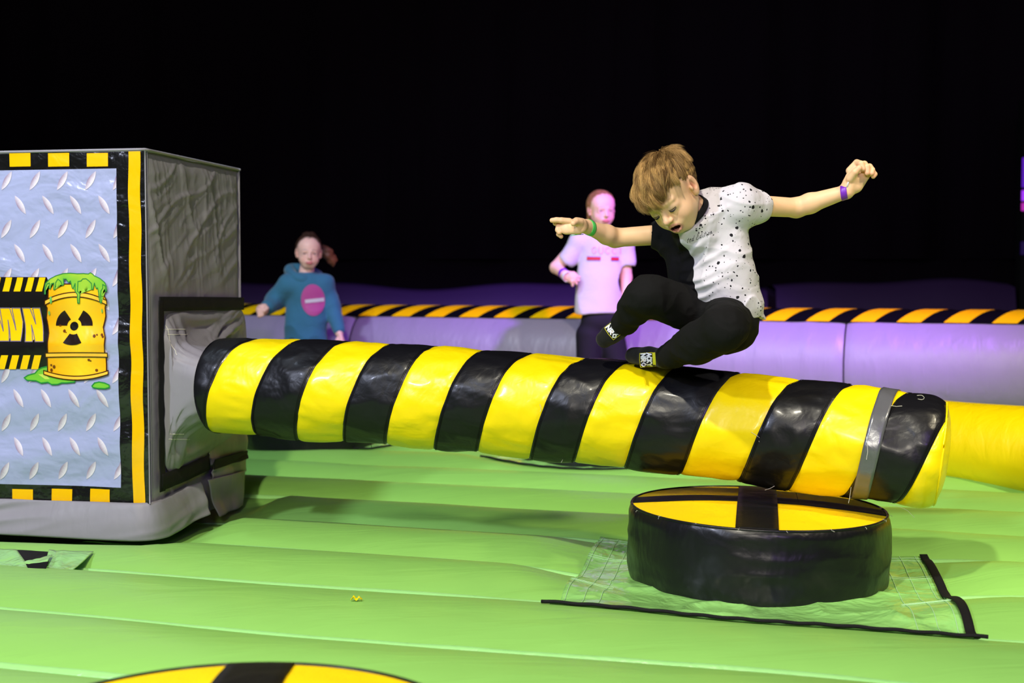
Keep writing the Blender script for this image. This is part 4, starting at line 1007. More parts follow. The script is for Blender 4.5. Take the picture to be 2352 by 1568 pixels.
# hair
def roots_b(q):
    y, z = q[:, 1], q[:, 2]; hl = np.interp(y, [-.1, -.06, -.03, .0, .03, .045, .08], [-.045, -.040, -.005, .012, .030, .052, .062]); return z > hl
WH = np.array([.01, -.055, .088])
def flow_b(q, u):
    f = q - WH; f /= np.linalg.norm(f, axis=1)[:, None] + .01; return f + np.array([.12, .30, -.10]) 
def len_b(q):
    y, z = q[:, 1], q[:, 2]; top = np.clip((z - .035) / .03, 0, 1); fr = np.clip((y + .03) / .06, 0, 1); return (.013 + top * (.032 + .029 * fr) * (1 - .38 * np.clip(q[:, 0] / .05, 0, 1) * fr))
def lift_b(q): top = np.clip((q[:, 2] - .03) / .04, 0, 1); return .035 + (.10 + .20 * np.clip(q[:, 1] / .05, 0, 1)) * top
def col_b(q, n):
    t = np.clip(.5 + .55 * vnoise(q * np.array([150, 60, 150])) + rng.uniform(-.25, .25, n), 0, 1)[:, None]; a = np.array([.13, .065, .018]); b = np.array([.80, .50, .17]); c_ = a + (b - a) * (t ** 1.3); side = np.clip((.05 - q[:, 2:3]) / .05, 0, 1); return c_ * (1 - .35 * side)
hair = hair_strands('hair', HB, M['hair'], boy, 32000, roots_b, flow_b, len_b, .00048, lift_b, col_b, seg=9, clump=.35, down=.10, locks=420, lockw=.62, whorl=WH)
hc = []
for c_, r_ in (((0, -.015, .024), (.0745, .0900, .0750)),):
    hc.append(ell(HB.w(c_), np.array(r_), HB.R, k=.012))
fr_ = ell(HB.w((0, .050, -.030)), np.array((.092, .064, .073)), HB.R, k=.004, op='s'); nb_ = ell(HB.w((0, -.035, -.085)), np.array((.11, .09, .055)), HB.R, k=.004, op='s')
er_ = [ell(HB.w((s_ * .08, .008, -.030)), np.array((.03, .035, .045)), HB.R, k=.006, op='s') for s_ in (-1, 1)]
V, F = polygonize(hc + [fr_, nb_] + er_, .0030, lambda p: .0012 * folds((p - HB.c) @ HB.R.T * np.array([90, 25, 60]), 3))
mesh_np('hair_base', V, F, M['hair'], hair, col=np.tile(np.array([.20, .11, .045]), (len(V), 1)))
# shirt
slL = sL + (eL - sL) * .24 + np.array([0, 0, -.004]); slR = sR + (eR - sR) * .28
hemc = pelv + Ut * .0 ; 
shirt = [fcap(chest + Ut * .005, belly, .1000, .100, Ft, .76, k=.02), fcap(belly, hemc - Ut * .025 + Lt * .002, .103, .106, Ft, .80, k=.03),
         cap(trp - Ut * .004, sL, .041, .045, k=.03), cap(nk - Ut * .026, sR, .038, .042, k=.03),
         cap(sL - Ut * .004, slL, .046, .0415, k=.03), cap(sR - Ut * .006, slR, .044, .0420, k=.03), cap(P(1562, 570, 3.57), P(1580, 650, 3.56), .045, .045, k=.03), cap(nk - Ut * .05, chest, .060, .085, k=.03)]
nax = nrm(np.array([-.60, -.36, .71])); ncc = P(1584, 489, 3.435)
for a_, d_, ll in ((slL, nrm(eL - sL), .05), (slR, nrm(eR - sR), .05)):    # sleeve ends cut straight, hollow
    o_ = a_ + d_ * .022; shirt.append(cap(o_ + d_ * .16, o_ + d_ * .1601, .16, k=.002, op='s')); shirt.append(cap(a_ - d_ * .00, a_ + d_ * .10, .0315, .0315, k=.002, op='s'))
shirt.append(ell(hemc - Ut * .126, (.17, .17, .085), np.array([Lt, Ft, Ut]), k=.004, op='s'))
shirt.append(cap(ncc + nax * .012, ncc + nax * .10, .052, .075, k=.003, op='s'))
CREASE = [(-.07, -.035, .085, .055, .006, .0075), (-.075, -.060, .06, -.012, .0075, .008), (-.07, -.088, .085, -.050, .0065, .007), (-.06, -.112, .07, -.100, .008, .008), (-.065, -.135, .09, -.118, .007, .007), (-.05, -.160, .06, -.150, .007, .007),
          (.10, .060, .015, .010, .006, .006), (.102, .055, .055, -.03, .006, .006), (.100, .060, .03, .055, .005, .006), (.11, .062, .10, -.02, .004, .006), (.0, .06, .05, .09, .004, .007), (-.04, .02, .02, .045, .004, .007)]
def dsh(p):
    q = (p - chest); a = q @ Lt; b = q @ Ft; c_ = q @ Ut
    low = np.clip((-c_) / .12, 0, 1)
    w1 = folds(np.stack([a * 5 + c_ * 9, b * 5, c_ * 26 + a * 14], -1), 61); w2 = vnoise(np.stack([a * 14, b * 14, c_ * 20], -1), 62); w3 = folds(np.stack([a * 14 - c_ * 7, b * 14, c_ * 8], -1), 63)
    cr = 0
    for (a0, c0, a1, c1, am, wd) in CREASE:
        da, dc = a1 - a0, c1 - c0; L2 = da * da + dc * dc; t = np.clip(((a - a0) * da + (c_ - c0) * dc) / L2, 0, 1)
        bow = .012 * np.sin(np.pi * t); dd = np.hypot(a - a0 - da * t, c_ - c0 - dc * t + bow); cr = cr + am * np.exp(-(dd / wd) ** 2) * np.sin(np.pi * np.clip(t, .06, .94)) ** .6
    return -cr * np.clip(b / .02, -1, 1) -(.0060 * np.clip(w1, -.2, 1) * (.35 + low) + .0055 * w2 + .005 * np.clip(w3, 0, 1) ** 2)
# cotton with speckles, one half black
def speckle_mat():
    m = mat('speckled_cotton', (.84, .82, .84), .85, [(12, .55, .012, ONE), (600, .2, .0005, ONE)], spec=.2); nt = m.node_tree; b = nt.nodes['Principled BSDF']
    tc = nt.nodes.new('ShaderNodeTexCoord'); outs = []
    wn = nt.nodes.new('ShaderNodeTexNoise'); wn.inputs['Scale'].default_value = 120; nt.links.new(tc.outputs['Object'], wn.inputs['Vector'])
    ws = nt.nodes.new('ShaderNodeVectorMath'); ws.operation = 'SCALE'; ws.inputs['Scale'].default_value = .006; nt.links.new(wn.outputs['Color'], ws.inputs[0])
    wv = nt.nodes.new('ShaderNodeVectorMath'); wv.operation = 'ADD'; nt.links.new(tc.outputs['Object'], wv.inputs[0]); nt.links.new(ws.outputs[0], wv.inputs[1])
    for sc_, thr in ((60, .17), (130, .20), (34, .11)):
        nz = nt.nodes.new('ShaderNodeTexVoronoi'); nz.inputs['Scale'].default_value = sc_; nt.links.new(wv.outputs[0], nz.inputs['Vector'])
        sp = nt.nodes.new('ShaderNodeSeparateColor'); nt.links.new(nz.outputs['Color'], sp.inputs[0])
        mu = nt.nodes.new('ShaderNodeMath'); mu.operation = 'POWER'; mu.inputs[1].default_value = 2.6; nt.links.new(sp.outputs[0], mu.inputs[0])
        m2 = nt.nodes.new('ShaderNodeMath'); m2.operation = 'MULTIPLY'; m2.inputs[1].default_value = thr * 1.9; nt.links.new(mu.outputs[0], m2.inputs[0])
        lt = nt.nodes.new('ShaderNodeMath'); lt.operation = 'LESS_THAN'; nt.links.new(nz.outputs['Distance'], lt.inputs[0]); nt.links.new(m2.outputs[0], lt.inputs[1]); outs.append(lt.outputs[0])
    mx = nt.nodes.new('ShaderNodeMath'); mx.operation = 'MAXIMUM'; nt.links.new(outs[0], mx.inputs[0]); nt.links.new(outs[1], mx.inputs[1])
    mx2 = nt.nodes.new('ShaderNodeMath'); mx2.operation = 'MAXIMUM'; nt.links.new(mx.outputs[0], mx2.inputs[0]); nt.links.new(outs[2], mx2.inputs[1])
    # speckles fade out towards the chest centre
    dot2 = nt.nodes.new('ShaderNodeVectorMath'); dot2.operation = 'DOT_PRODUCT'; nt.links.new(tc.outputs['Object'], dot2.inputs[0]); dot2.inputs[1].default_value = tuple(Lt)
    root = np.array(boy.location[:]); c0 = float((chest - root) @ Lt)
    gt = nt.nodes.new('ShaderNodeMath'); gt.operation = 'GREATER_THAN'; nt.links.new(dot2.outputs['Value'], gt.inputs[0]); gt.inputs[1].default_value = c0 + .030
    sm_ = nt.nodes.new('ShaderNodeMath'); sm_.operation = 'MULTIPLY'; nt.links.new(mx2.outputs[0], sm_.inputs[0]); nt.links.new(gt.outputs[0], sm_.inputs[1])
    mc = nt.nodes.new('ShaderNodeMix'); mc.data_type = 'RGBA'; mc.inputs['A'].default_value = (.64, .62, .66, 1); mc.inputs['B'].default_value = (.015, .015, .018, 1); nt.links.new(sm_.outputs[0], mc.inputs['Factor'])
    # black half: a plane through the chest
    hn = nrm(Lt + Ut * .03); pc_ = P(1560, 545, 3.42) - root
    dot = nt.nodes.new('ShaderNodeVectorMath'); dot.operation = 'DOT_PRODUCT'; nt.links.new(tc.outputs['Object'], dot.inputs[0]); dot.inputs[1].default_value = tuple(hn)
    lt = nt.nodes.new('ShaderNodeMath'); lt.operation = 'LESS_THAN'; nt.links.new(dot.outputs['Value'], lt.inputs[0]); lt.inputs[1].default_value = float(pc_ @ hn)
    m3 = nt.nodes.new('ShaderNodeMix'); m3.data_type = 'RGBA'; m3.inputs['B'].default_value = (.006, .006, .007, 1); nt.links.new(mc.outputs['Result'], m3.inputs['A']); nt.links.new(lt.outputs[0], m3.inputs['Factor'])
    nt.links.new(m3.outputs['Result'], b.inputs['Base Color']); return m
V, F = polygonize(shirt, .0022, dsh, .02); V = relax(V, F, 1, .5)
tee = mesh_np('t_shirt', V, F, speckle_mat(), boy)
# collar: ring round the neck
cc_ = ncc + nax * .004; Nn_ = nrm(Ft - nax * (Ft @ nax)); Bb_ = np.cross(nax, Nn_); A = []
for j in np.linspace(0, 1, 6):
    ph = np.linspace(0, 2 * np.pi, 72, endpoint=False); rr_ = .0535 - .0045 * j
    A.append(cc_ - nax * .010 + nax * (.016 * j) + (rr_ * 1.10 * np.cos(ph))[:, None] * Nn_ + (rr_ * np.sin(ph))[:, None] * Bb_ - nax * (.004 * np.cos(ph))[:, None])
grid_mesh('collar', np.stack(A), M['black_flat'], tee, cv=True, solid=.003)
# script lettering "ted Edition"
tb = bvh_of(tee); o0 = P(1577, 559, 3.36); ex = nrm(P(1645, 533, 3.33) - o0); vd = nrm(o0 - CAM); ey = nrm(np.cross(ex, vd)) ; ey = ey if ey[2] > 0 else -ey
glyph = {'t': [[(.35, 0), (.15, .15), (.45, 1.0)], [(.1, .68), (.6, .72)]], 'e': [[(.05, .35), (.5, .5), (.4, .7), (.15, .55), (.08, .15), (.3, 0), (.6, .2)]], 'd': [[(.5, .55), (.2, .6), (.05, .2), (.25, .02), (.5, .3), (.75, 1.1)], [(.5, .3), (.5, .05), (.75, .12)]],
         'E': [[(.85, 1.05), (.45, 1.2), (.3, .85), (.6, .68), (.2, .5), (.1, .1), (.5, -.08), (.9, .2)]], 'i': [[(.15, .55), (.1, .05), (.4, .1)], [(.25, .85), (.3, .9)]], 'o': [[(.3, .6), (.08, .35), (.2, .02), (.45, .2), (.4, .55), (.25, .58), (.6, .5)]], 'n': [[(.05, .0), (.2, .6), (.15, .3), (.45, .6), (.45, .1), (.75, .2)]]}
polys = []; xk = 0; sz = .0115
for ch in 'ted Edition':
    if ch == ' ': xk += .45; continue
    for st in glyph[ch]: polys += stroke([((xk + x_) * sz * .82 + y_ * sz * .55, y_ * sz) for x_, y_ in st], .0009)
    xk += .95 if ch in 'Ed' else (.45 if ch == 'i' else .72)
project_polys(polys, o0, ex, ey, tb, vd, .0012, 'script_lettering', M['ink'], tee, sub=.01)
# trousers
tro = [fcap(pelv - Ut * .004, pelv - Ut * .055, .090, .093, Ft, .80, k=.03), cap(P(1674, 728, 3.46), kL, .062, .057, k=.03), cap(hR, kR, .070, .054, k=.03),
       cap(kL, kL + (aL - kL) * .45, .056, .050, k=.012), cap(kL + (aL - kL) * .45, kL + (aL - kL) * .93, .048, .033, k=.012),
       cap(kR, kR + (aR - kR) * .45, .052, .044, k=.012), cap(kR + (aR - kR) * .45, kR + (aR - kR) * .86, .042, .032, k=.012), cap(P(1674, 728, 3.47), P(1634, 712, 3.55), .064, k=.03)]
def dtr(p): return -(.0045 * folds(np.stack([p[..., 0] * 12 + p[..., 2] * 9, p[..., 1] * 12, p[..., 2] * 15], -1), 71) + .005 * vnoise(p * 14, 72) + .002 * folds(p * 30, 73))
trousers = cloth_mesh('trousers', tro, .0028, M['trousers'], boy, dtr, .01)
for i, (a_, t_, k_) in enumerate(((aL, tL, kL), (aR, tR, kR))):
    d_ = nrm(t_ - a_); up_ = nrm(k_ - a_)
    sock = cloth_mesh('sock', [cap(a_ + up_ * .035, a_, .025, .025, k=.01), cap(a_, a_ - up_ * .014 - d_ * .006, .025, .021, k=.012), cap(a_, a_ + (t_ - a_) * .5, .0255, .0265, k=.015), cap(a_ + (t_ - a_) * .5, t_, .0260, .0235, k=.012)], .0024, M['sock'], boy, lambda p: -.0012 * vnoise(p * 60), .004)
    # printed cuff: yellow band, white blocky letters on black, thin yellow outline
    ax0 = a_ + (t_ - a_) * (.16 if i == 0 else .05); L0 = .034
    sb = bvh_of(sock); cpx = P(1486, 826, 3.5) if i == 0 else P(1411, 757, 3.5)
    vd_ = nrm(cpx - CAM); 
    if i == 0: e1 = nrm([-1, 0, -.06]); e2 = nrm(np.cross(e1, vd_)); 
    else: e1 = nrm([-.80, 0, -.60]); e2 = nrm(np.cross(e1, vd_))
    e1 = nrm(e1 - vd_ * (e1 @ vd_)); e2 = nrm(np.cross(e1, vd_)); e2 = e2 if e2[2] > 0 else -e2
    org = cpx
    def rc(x0, y0, x1, y1): return [(x0, y0), (x1, y0), (x1, y1), (x0, y1)]
    hh_ = .019 if i == 0 else .021
    project_polys([rc(-.0235, -hh_, -.0155, hh_)], org, e1, e2, sb, vd_, .0012, 'yellow_band', M['sock_yellow'], sock)
    # letters run round the ankle: text baseline perpendicular to the foot axis
    font = {'A': [[(0, 0), (.5, 1), (1, 0)], [(.25, .4), (.75, .4)]], 'C': [[(.95, .85), (.5, 1), (.05, .5), (.5, 0), (.95, .15)]], 'K': [[(.1, 0), (.1, 1)], [(.9, 1), (.15, .5), (.9, 0)]], 'Y': [[(0, 1), (.5, .5), (1, 1)], [(.5, .5), (.5, 0)]], 'H': [[(.1, 0), (.1, 1)], [(.9, 0), (.9, 1)], [(.1, .5), (.9, .5)]], 'R': [[(.1, 0), (.1, 1), (.8, .9), (.8, .55), (.1, .5), (.9, 0)]], 'O': [[(.5, 0), (.05, .5), (.5, 1), (.95, .5), (.5, 0)]], 'N': [[(.1, 0), (.1, 1), (.9, 0), (.9, 1)]]}
    pol = []
    for row, (word, xo) in enumerate((('ACKY', -.0125), ('NRO', .0035))):
        gh = .0125; gw = hh_ * 2 / len(word) * .8; 
        for j, ch in enumerate(word):
            for st in font[ch]: pol += stroke([(xo + (1 - v_) * gh, hh_ - (j + .08 + u_ * .84) * hh_ * 2 / len(word)) for u_, v_ in st], .0036)
    project_polys(pol, org, e1, e2, sb, vd_, .0013, 'white_lettering', M['sock_white'], sock)
    project_polys([rc(.0035, -.004, .0150, .0015)], org, e1, e2, sb, vd_, .0010, 'orange_patch', M['sock_orange'], sock)
    project_polys(stroke([(-.015, -hh_), (.019, -hh_), (.0205, 0), (.019, hh_), (-.015, hh_)], .0012), org, e1, e2, sb, vd_, .0011, 'yellow_outline', M['sock_yellow'], sock)
# wrist bands
band('wristband', wL, eL, .035, .0208, .017, M['band_purple'], boy, flat=1.08, tilt=.004)['label'] = 'purple paper wristband'
band('wristband', wR, eR, .10, .0215, .013, M['band_green'], boy, flat=1.05, tilt=.005)['label'] = 'green paper wristband'
q = [HP(1944, 430, -.02), HP(1946, 420, -.022), HP(1948, 412, -.020)]
A = np.stack([np.array(q) + np.array([0, 0, 0]), np.array(q) + np.array([.004, -.002, .001])]); grid_mesh('band_tab', A, M['band_white'], boy, solid=.0008)
q = [P(1340, 537, 3.50), P(1325, 538, 3.49), P(1311, 540, 3.485)]
A = np.stack([np.array(q), np.array(q) + np.array([0, 0, -.002])]); grid_mesh('band_tab', A, M['band_green'], boy, solid=.0008)

# ------- girl in the white tee behind the arm
def torso_disp(a=.006, seed=80): return lambda p: -(a * folds(np.stack([p[..., 0] * 7, p[..., 1] * 7, p[..., 2] * 3.5 + p[..., 0] * 4], -1), seed) + a * .6 * vnoise(p * 9, seed + 1))
YG = 7.1
g1 = thing('person', 'girl in a white tee with red bars standing behind the arm, hand on hip', 'person', tuple(P(1385, 980, YG)))
def Q(x, y, dy=0): return P(x, y, YG + dy)
HG = Head(Q(1392, 484, -.085), (.93, .27, .0), (.0, -.08, 1), .985, eyes_open=.6)
HG.pr = head_prims(eyes_open=.6)
gn = Q(1385, 528, .0); gsL = Q(1431, 556, .0); gsR = Q(1330, 556, .0); gch = Q(1382, 590, .0); gpe = Q(1378, 728, .0)
geR = Q(1277, 614, .03); gwR = Q(1299, 632, -.07); geL = Q(1438, 636, .02); gwL = Q(1438, 705, -.03)
ghL = Q(1402, 745); ghR = Q(1358, 745); gkL = Q(1424, 868, -.03); gkR = Q(1350, 868, -.02); gaL = P(1432, 975, YG); gaR = P(1352, 975, YG)
gaL[2] = .10; gaR[2] = .10
body = [HG.prim(), cap(gn, HG.w((0, -.02, -.06)), .042, .040, k=.02), fcap(gch, gpe, .10, .085, (0, 1, 0), .6, k=.03), cap(gsL, gsR, .045, k=.03),
        cap(gsL, geL, .040, .033, k=.01), cap(geL, gwL, .033, .023, k=.01), cap(gsR, geR, .040, .034, k=.01), cap(geR, gwR, .034, .024, k=.01),
        cap(ghL, gkL, .052, .045), cap(ghR, gkR, .052, .045), cap(gkL, gaL, .05, .03), cap(gkR, gaR, .05, .03), cap(gaL, gaL + np.array([.02, -.14, -.06]), .032, .026), cap(gaR, gaR + np.array([-.02, -.14, -.06]), .032, .026)]
body += [fcap(gwR, Q(1314, 637, -.09), .026, .034, (.1, 1, .1), .55, k=.01)]
for k_, (x_, y_) in enumerate([(1330, 636), (1329, 644), (1324, 651), (1315, 655)]): body += finger([Q(1313 - k_ * 1.5, 634 + k_ * 3, -.09), Q((1313 + x_) / 2, (634 + y_) / 2 + 1, -.10), Q(x_, y_, -.09)], .0105, .0085)
body += finger([Q(1305, 628, -.08), Q(1318, 627, -.07)], .012, .010)
body += [fcap(gwL, Q(1437, 722, -.04), .022, .030, (1, 0, 0), .5, k=.01)] + [c_ for k_ in range(4) for c_ in finger([Q(1437, 722, -.055 + .02 * k_), Q(1436, 738, -.06 + .02 * k_), Q(1434, 747, -.065 + .02 * k_)], .0095, .008)] + finger([Q(1435, 716, -.06), Q(1430, 727, -.08), Q(1429, 734, -.085)], .011, .009)
V, F = polygonize(body, .0034); V = relax(V, F, 1, .3); col = np.tile(np.array([.82, .52, .40]), (len(V), 1)); head_colour(HG, V, col, lips=(.50, .06, .10), brow=(.30, .14, .07), lid=(.30, .12, .14), eyes_open=1, lash=False)
mesh_np('body', V, F, M['skin'], g1, col=col); eyeballs(HG, g1, look=(.0, .9, -.4))
gs_ = .985
def gR(q): y, z = q[:, 1], q[:, 2]; return z > np.interp(y, [-.1, -.05, -.02, .01, .03, .05, .085], [-.06, -.05, -.015, .018, .028, .042, .048])
def gflow(q, u): f = np.array([0, -.075, .03]) - q; return f
hair = hair_strands('hair', HG, M['hair'], g1, 4000, gR, gflow, lambda q: .03 + 0 * q[:, 0], .0016, lambda q: .045 + 0 * q[:, 0], lambda q, n: np.array([.36, .18, .07]) + rng.uniform(-1, 1, n)[:, None] * np.array([.12, .06, .025]), seg=6, clump=.05)
hp = [ell(HG.w((0, -.016, .024)), np.array((.0765, .0925, .0790)) * gs_, HG.R, k=.01), ell(HG.w((0, .076, -.040)), np.array((.076, .062, .080)) * gs_, HG.R, k=.004, op='s'), ell(HG.w((0, -.04, -.105)), np.array((.11, .09, .06)) * gs_, HG.R, k=.004, op='s'),
      cap(HG.w((.066, -.010, .02)), HG.w((.060, -.040, -.07)), .016, .010, k=.02), cap(HG.w((-.066, -.010, .02)), HG.w((-.060, -.040, -.07)), .016, .010, k=.02),
      cap(HG.w((0, -.10, .02)), HG.w((-.01, -.115, -.06)), .022, .020, k=.02), cap(HG.w((-.01, -.115, -.06)), HG.w((-.03, -.09, -.15)), .020, .010, k=.01)]
V, F = polygonize(hp, .004, lambda p: .002 * folds((p - HG.c) * np.array([80, 40, 14]), 3)); mesh_np('hair_base', V, F, M['hair'], hair, col=np.tile(np.array([.27, .13, .05]), (len(V), 1)))
A1 = Q(1306, 594, .01); A2 = Q(1439, 600, .01)
shirt = [fcap(Q(1381, 575), Q(1378, 640), .125, .120, (0, 1, 0), .62, k=.03), fcap(Q(1378, 640), Q(1373, 712), .118, .132, (0, 1, 0), .70, k=.03), cap(gn + np.array([0, 0, -.05]), gsL, .055, .054, k=.03), cap(gn + np.array([0, 0, -.05]), gsR, .055, .054, k=.03),
         cap(gsR, A1, .056, .052, k=.02), cap(gsL, A2, .052, .048, k=.02)]
dR = nrm(geR - gsR); dL = nrm(np.array([.06, 0, -1]))
for a_, d_ in ((A1, dR), (A2, dL)): o_ = a_ + d_ * .012; shirt += [cap(o_ + d_ * .09, o_ + d_ * .0901, .09, k=.002, op='s'), cap(a_, a_ + d_ * .1, .042, k=.002, op='s')]
zc_ = Q(1378, 719)[2]; shirt.append(ell(np.array([Q(1378, 719)[0], YG, zc_ - .20]), (.6, .6, .20), k=.003, op='s')); shirt.append(cap(gn + np.array([0, -.02, -.01]), gn + np.array([0, 0, .1]), .052, .06, k=.004, op='s'))
V, F = polygonize(shirt, .005, torso_disp(.006, 80), .012); V = relax(V, F, 1, .5); tg = mesh_np('t_shirt', V, F, M['white_tee'], g1)
tb = bvh_of(tg); o0 = Q(1350, 588, -.16); vd = nrm(o0 - CAM); ex = nrm(np.array([1, -.10, -.02])); ex = nrm(ex - vd * (ex @ vd)); ey = nrm(np.cross(ex, vd)); ey = ey if ey[2] > 0 else -ey
px_ = YG / FPX
def bar(x0, x1, y0, y1): return [(x * px_, -y * px_) for x, y in ((x0, y0), (x1, y0), (x1, y1), (x0, y1))]
project_polys([bar(-2, 29, 2.0, 8.5)], o0, ex, ey, tb, vd, .004, 'red_bar', M['red_print'], tg, sub=.012)
project_polys([bar(53, 71, 2.0, 8.5)], o0, ex, ey, tb, vd, .004, 'red_bar', M['red_print'], tg, sub=.012)
for (a_, b_) in ((-2, 29), (53, 71)):
    for y_ in (.6, 9.0): project_polys([bar(a_, b_, y_, y_ + 1.0)], o0, ex, ey, tb, vd, .004, 'blue_edge', M['blue_print'], tg, sub=.012)
gl = {'G': [[(.85, .85), (.5, 1), (.1, .75), (.05, .3), (.4, 0), (.85, .15), (.85, .45), (.55, .45)]], 'U': [[(.05, 1), (.05, .3), (.35, 0), (.65, 0), (.9, .3), (.9, 1)]], 'C': [[(.85, .85), (.5, 1), (.1, .75), (.05, .3), (.4, 0), (.85, .15)]], 'I': [[(.4, 0), (.4, 1)]]}
pol = []
for k_, ch in enumerate('GUCCI'):
    for st in gl[ch]: pol += stroke([((9 + k_ * 15.2 + u_ * 11) * px_, (6 + v_ * 15) * px_) for u_, v_ in st], .0042)
project_polys(pol, o0, ex, ey, tb, vd, .004, 'chest_lettering', M['pale_print'], tg, sub=.012)
cloth_mesh('leggings', [cap(Q(1368, 738), Q(1390, 738), .082, k=.02), cap(Q(1401, 770), gkL, .080, .062, k=.02), cap(Q(1356, 770), gkR, .080, .062, k=.02), cap(gkL, gaL + np.array([0, 0, .04]), .060, .042), cap(gkR, gaR + np.array([0, 0, .04]), .060, .042)], .006, M['leggings'], g1, torso_disp(.003, 84), .006)
for a_, t_ in ((gaL, gaL + np.array([.02, -.14, -.06])), (gaR, gaR + np.array([-.02, -.14, -.06]))): cloth_mesh('sock', [cap(a_ + np.array([0, 0, .05]), a_, .036, .036), cap(a_, t_, .038, .032)], .005, M['sock'], g1)
band('wristband', gwR, geR, .20, .029, .022, M['band_purple'], g1)['label'] = 'purple paper wristband'
band('wristband', gwR, geR, -.15, .029, .020, M['band_white'], g1)['label'] = 'white wristband'


# ------- girl in the teal hoodie
YH = 7.6
g2 = thing('person', 'girl running in a teal hoodie with a pink circle print, ponytail flying out', 'person', tuple(P(700, 960, YH)))
def Q2(x, y, dy=0): return P(x, y, YH + dy)
HH = Head(Q2(711, 582, -.09), (.97, .22, -.03), (.03, -.05, 1), .985, eyes_open=1.0)
HH.pr = head_prims(eyes_open=1.0)
hn_ = Q2(703, 632, .0); hsL = Q2(742, 655, .02); hsR = Q2(664, 655, -.02); hch = Q2(704, 680); hpe = Q2(704, 785)
heR = Q2(634, 690, .02); hwR = Q2(611, 706, -.10); heL = Q2(764, 706, .02); hwL = Q2(779, 764, -.06)
body = [HH.prim(), cap(hn_, HH.w((0, -.02, -.06)), .045, .042, k=.02), fcap(hch, hpe, .10, .10, (0, 1, 0), .6), cap(hsL, hsR, .05), cap(hsR, heR, .04, .033), cap(heR, hwR, .033, .026), cap(hsL, heL, .04, .033), cap(heL, hwL, .033, .025),
        cap(Q2(690, 790), Q2(684, 880, -.1), .07, .05), cap(Q2(684, 880, -.1), Q2(680, 955, .1), .05, .035), cap(Q2(716, 790), Q2(724, 885, .05), .07, .05), cap(Q2(724, 885, .05), P(726, 955, YH + .2), .05, .035)]
body += [fcap(hwR, Q2(602, 712, -.13), .030, .036, (0, 1, 0), .75, k=.01)] + [c_ for k_ in range(4) for c_ in finger([Q2(596 + k_ * .5, 706 + k_ * 5, -.13), Q2(594 + k_ * .5, 710 + k_ * 5, -.17), Q2(603, 711 + k_ * 4, -.17)], .0125, .011)] + finger([Q2(608, 702, -.13), Q2(613, 708, -.16), Q2(607, 714, -.175)], .0135, .011)
body += [fcap(hwL, Q2(783, 782, -.08), .026, .034, (1, .3, 0), .6, k=.01)] + [c_ for k_ in range(4) for c_ in finger([Q2(780 + k_ * 3, 784, -.08), Q2(781 + k_ * 3, 794, -.10), Q2(779 + k_ * 3, 801, -.11)], .011, .009)] + finger([Q2(776, 778, -.09), Q2(772, 787, -.11), Q2(772, 792, -.115)], .012, .010)
V, F = polygonize(body, .0034); V = relax(V, F, 1, .3); col = np.tile(np.array([.82, .50, .42]), (len(V), 1)); head_colour(HH, V, col, lips=(.50, .06, .10), brow=(.06, .03, .02), lid=(.28, .12, .12), eyes_open=1, lash=False)
mesh_np('body', V, F, M['skin'], g2, col=col); eyeballs(HH, g2, look=(-.1, 1, 0))
hair = hair_strands('hair', HH, M['hair'], g2, 4000, gR, gflow, lambda q: .03 + 0 * q[:, 0], .0016, lambda q: .05 + 0 * q[:, 0], lambda q, n: np.array([.035, .016, .010]) + rng.uniform(0, 1, n)[:, None] * np.array([.05, .02, .01]), seg=6, clump=.08)
pt_ = [HH.w((0, -.095, .05)), Q2(738, 572, .06), Q2(752, 582, .07), Q2(762, 596, .08), Q2(765, 610, .08)]
hp = [ell(HH.w((0, -.016, .026)), np.array((.0765, .0925, .0790)) * gs_, HH.R, k=.01), ell(HH.w((0, .076, -.040)), np.array((.076, .062, .080)) * gs_, HH.R, k=.004, op='s'), ell(HH.w((0, -.04, -.105)), np.array((.11, .09, .06)) * gs_, HH.R, k=.004, op='s'), ell(HH.w((0, -.05, .095)), (.04, .04, .022), k=.01),
      cap(pt_[0], pt_[1], .018, .030, k=.01), cap(pt_[1], pt_[2], .030, .036, k=.01), cap(pt_[2], pt_[3], .036, .032, k=.01), cap(pt_[3], pt_[4], .030, .012, k=.01)]
V, F = polygonize(hp, .004, lambda p: .003 * folds(np.stack([p[..., 0] * 30 + p[..., 2] * 30, p[..., 1] * 60, p[..., 2] * 30 + p[..., 0] * 30], -1), 3) + .004 * folds((p - HH.c) * np.array([20, 40, 70]), 9), .01); pc__ = np.clip((V[:, 0] - HH.w((0, 0, 0))[0] - .07) / .10, 0, 1)[:, None]
mesh_np('hair_base', V, F, M['hair'], hair, col=np.array([.04, .018, .012]) * (1 - pc__) + np.array([.22, .07, .03]) * pc__)
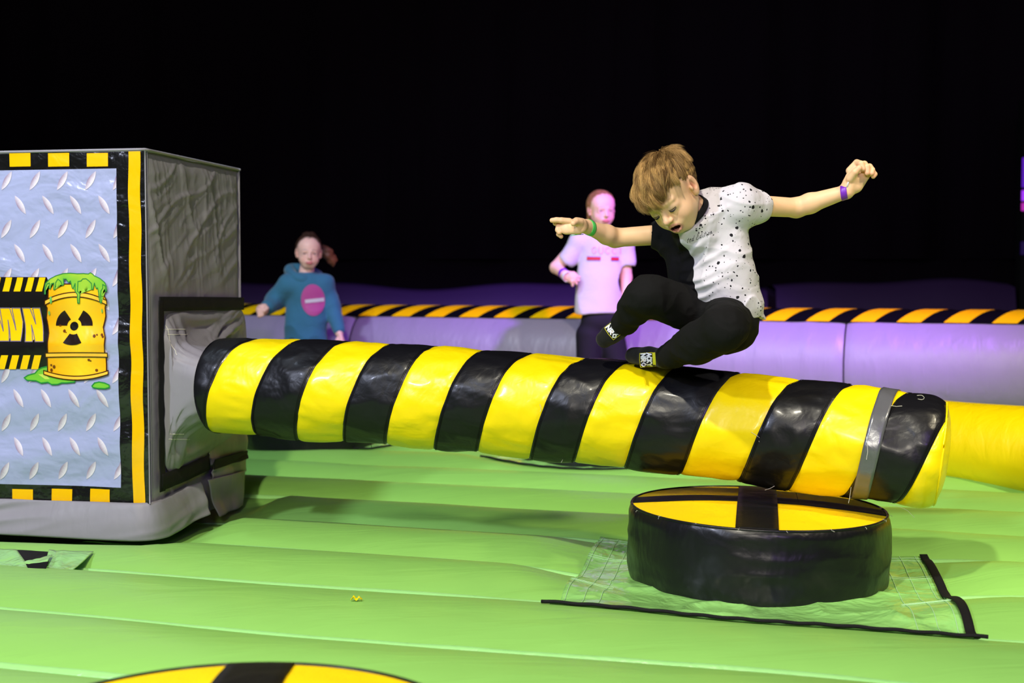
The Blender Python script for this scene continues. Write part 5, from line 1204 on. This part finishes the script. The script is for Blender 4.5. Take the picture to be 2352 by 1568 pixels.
hood = [fcap(Q2(704, 672), Q2(704, 730), .118, .115, (0, 1, 0), .68, k=.03), fcap(Q2(704, 730), Q2(702, 800), .115, .120, (0, 1, 0), .72, k=.03), cap(hn_ + np.array([0, 0, -.06]), hsL, .06, .060, k=.03), cap(hn_ + np.array([0, 0, -.06]), hsR, .06, .060, k=.03),
        cap(hsR, heR, .060, .052, k=.03), cap(heR, heR + (hwR - heR) * .85, .050, .040, k=.02), cap(hsL, heL, .058, .048, k=.03), cap(heL, heL + (hwL - heL) * .9, .047, .038, k=.02)]
V_, F_ = polygonize(hood, .005, lambda p: -(.009 * folds(np.stack([p[..., 0] * 7 + p[..., 2] * 4, p[..., 1] * 7, p[..., 2] * 7 - p[..., 0] * 4], -1), 88) + .005 * vnoise(p * 11, 89)), .016); V_ = relax(V_, F_, 1, .5); hd = mesh_np('sweatshirt', V_, F_, M['hoodie'], g2)
pp_ = np.linspace(0, 2 * np.pi, 40, endpoint=False); A = []      # hood collar rolled round the neck
for j in np.linspace(0, 2 * np.pi, 16, endpoint=False):
    rr_ = .078 + .030 * np.cos(j) + .012 * np.sin(pp_ * 3) ; A.append(hn_ + np.array([-.022, .03, .004]) + np.stack([rr_ * np.cos(pp_) * 1.05, rr_ * np.sin(pp_), .034 * np.sin(j) + .026 * np.sin(pp_) - .022 * np.cos(pp_) + 0 * pp_], -1))
grid_mesh('hood', np.stack(A), M['hoodie'], hd, cu=True, cv=True)
tb = bvh_of(hd); o0 = Q2(719, 689, -.16); vd = nrm(o0 - CAM); ex = nrm(np.array([1, -.1, .06])); ex = nrm(ex - vd * (ex @ vd)); ey = nrm(np.cross(ex, vd)); ey = ey if ey[2] > 0 else -ey; px_ = YH / FPX
project_polys([[(27 * px_ * math.cos(t), 36 * px_ * math.sin(t)) for t in np.linspace(0, 2 * math.pi, 32, endpoint=False)]], o0, ex, ey, tb, vd, .004, 'round_print', M['pink_print'], hd, sub=.012)
project_polys([[(-18 * px_, -6 * px_), (25 * px_, -4 * px_), (25 * px_, 4 * px_), (-18 * px_, 2 * px_)]], o0, ex, ey, tb, vd, .007, 'white_bar', M['white_tee'], hd, sub=.012)
cloth_mesh('leggings', [cap(Q2(700, 795), Q2(708, 795), .09), cap(Q2(690, 790), Q2(684, 880, -.1), .083, .058), cap(Q2(684, 880, -.1), Q2(680, 950, .09), .056, .042), cap(Q2(716, 790), Q2(724, 885, .05), .083, .058), cap(Q2(724, 885, .05), P(726, 950, YH + .19), .056, .042)], .006, M['leggings'], g2)
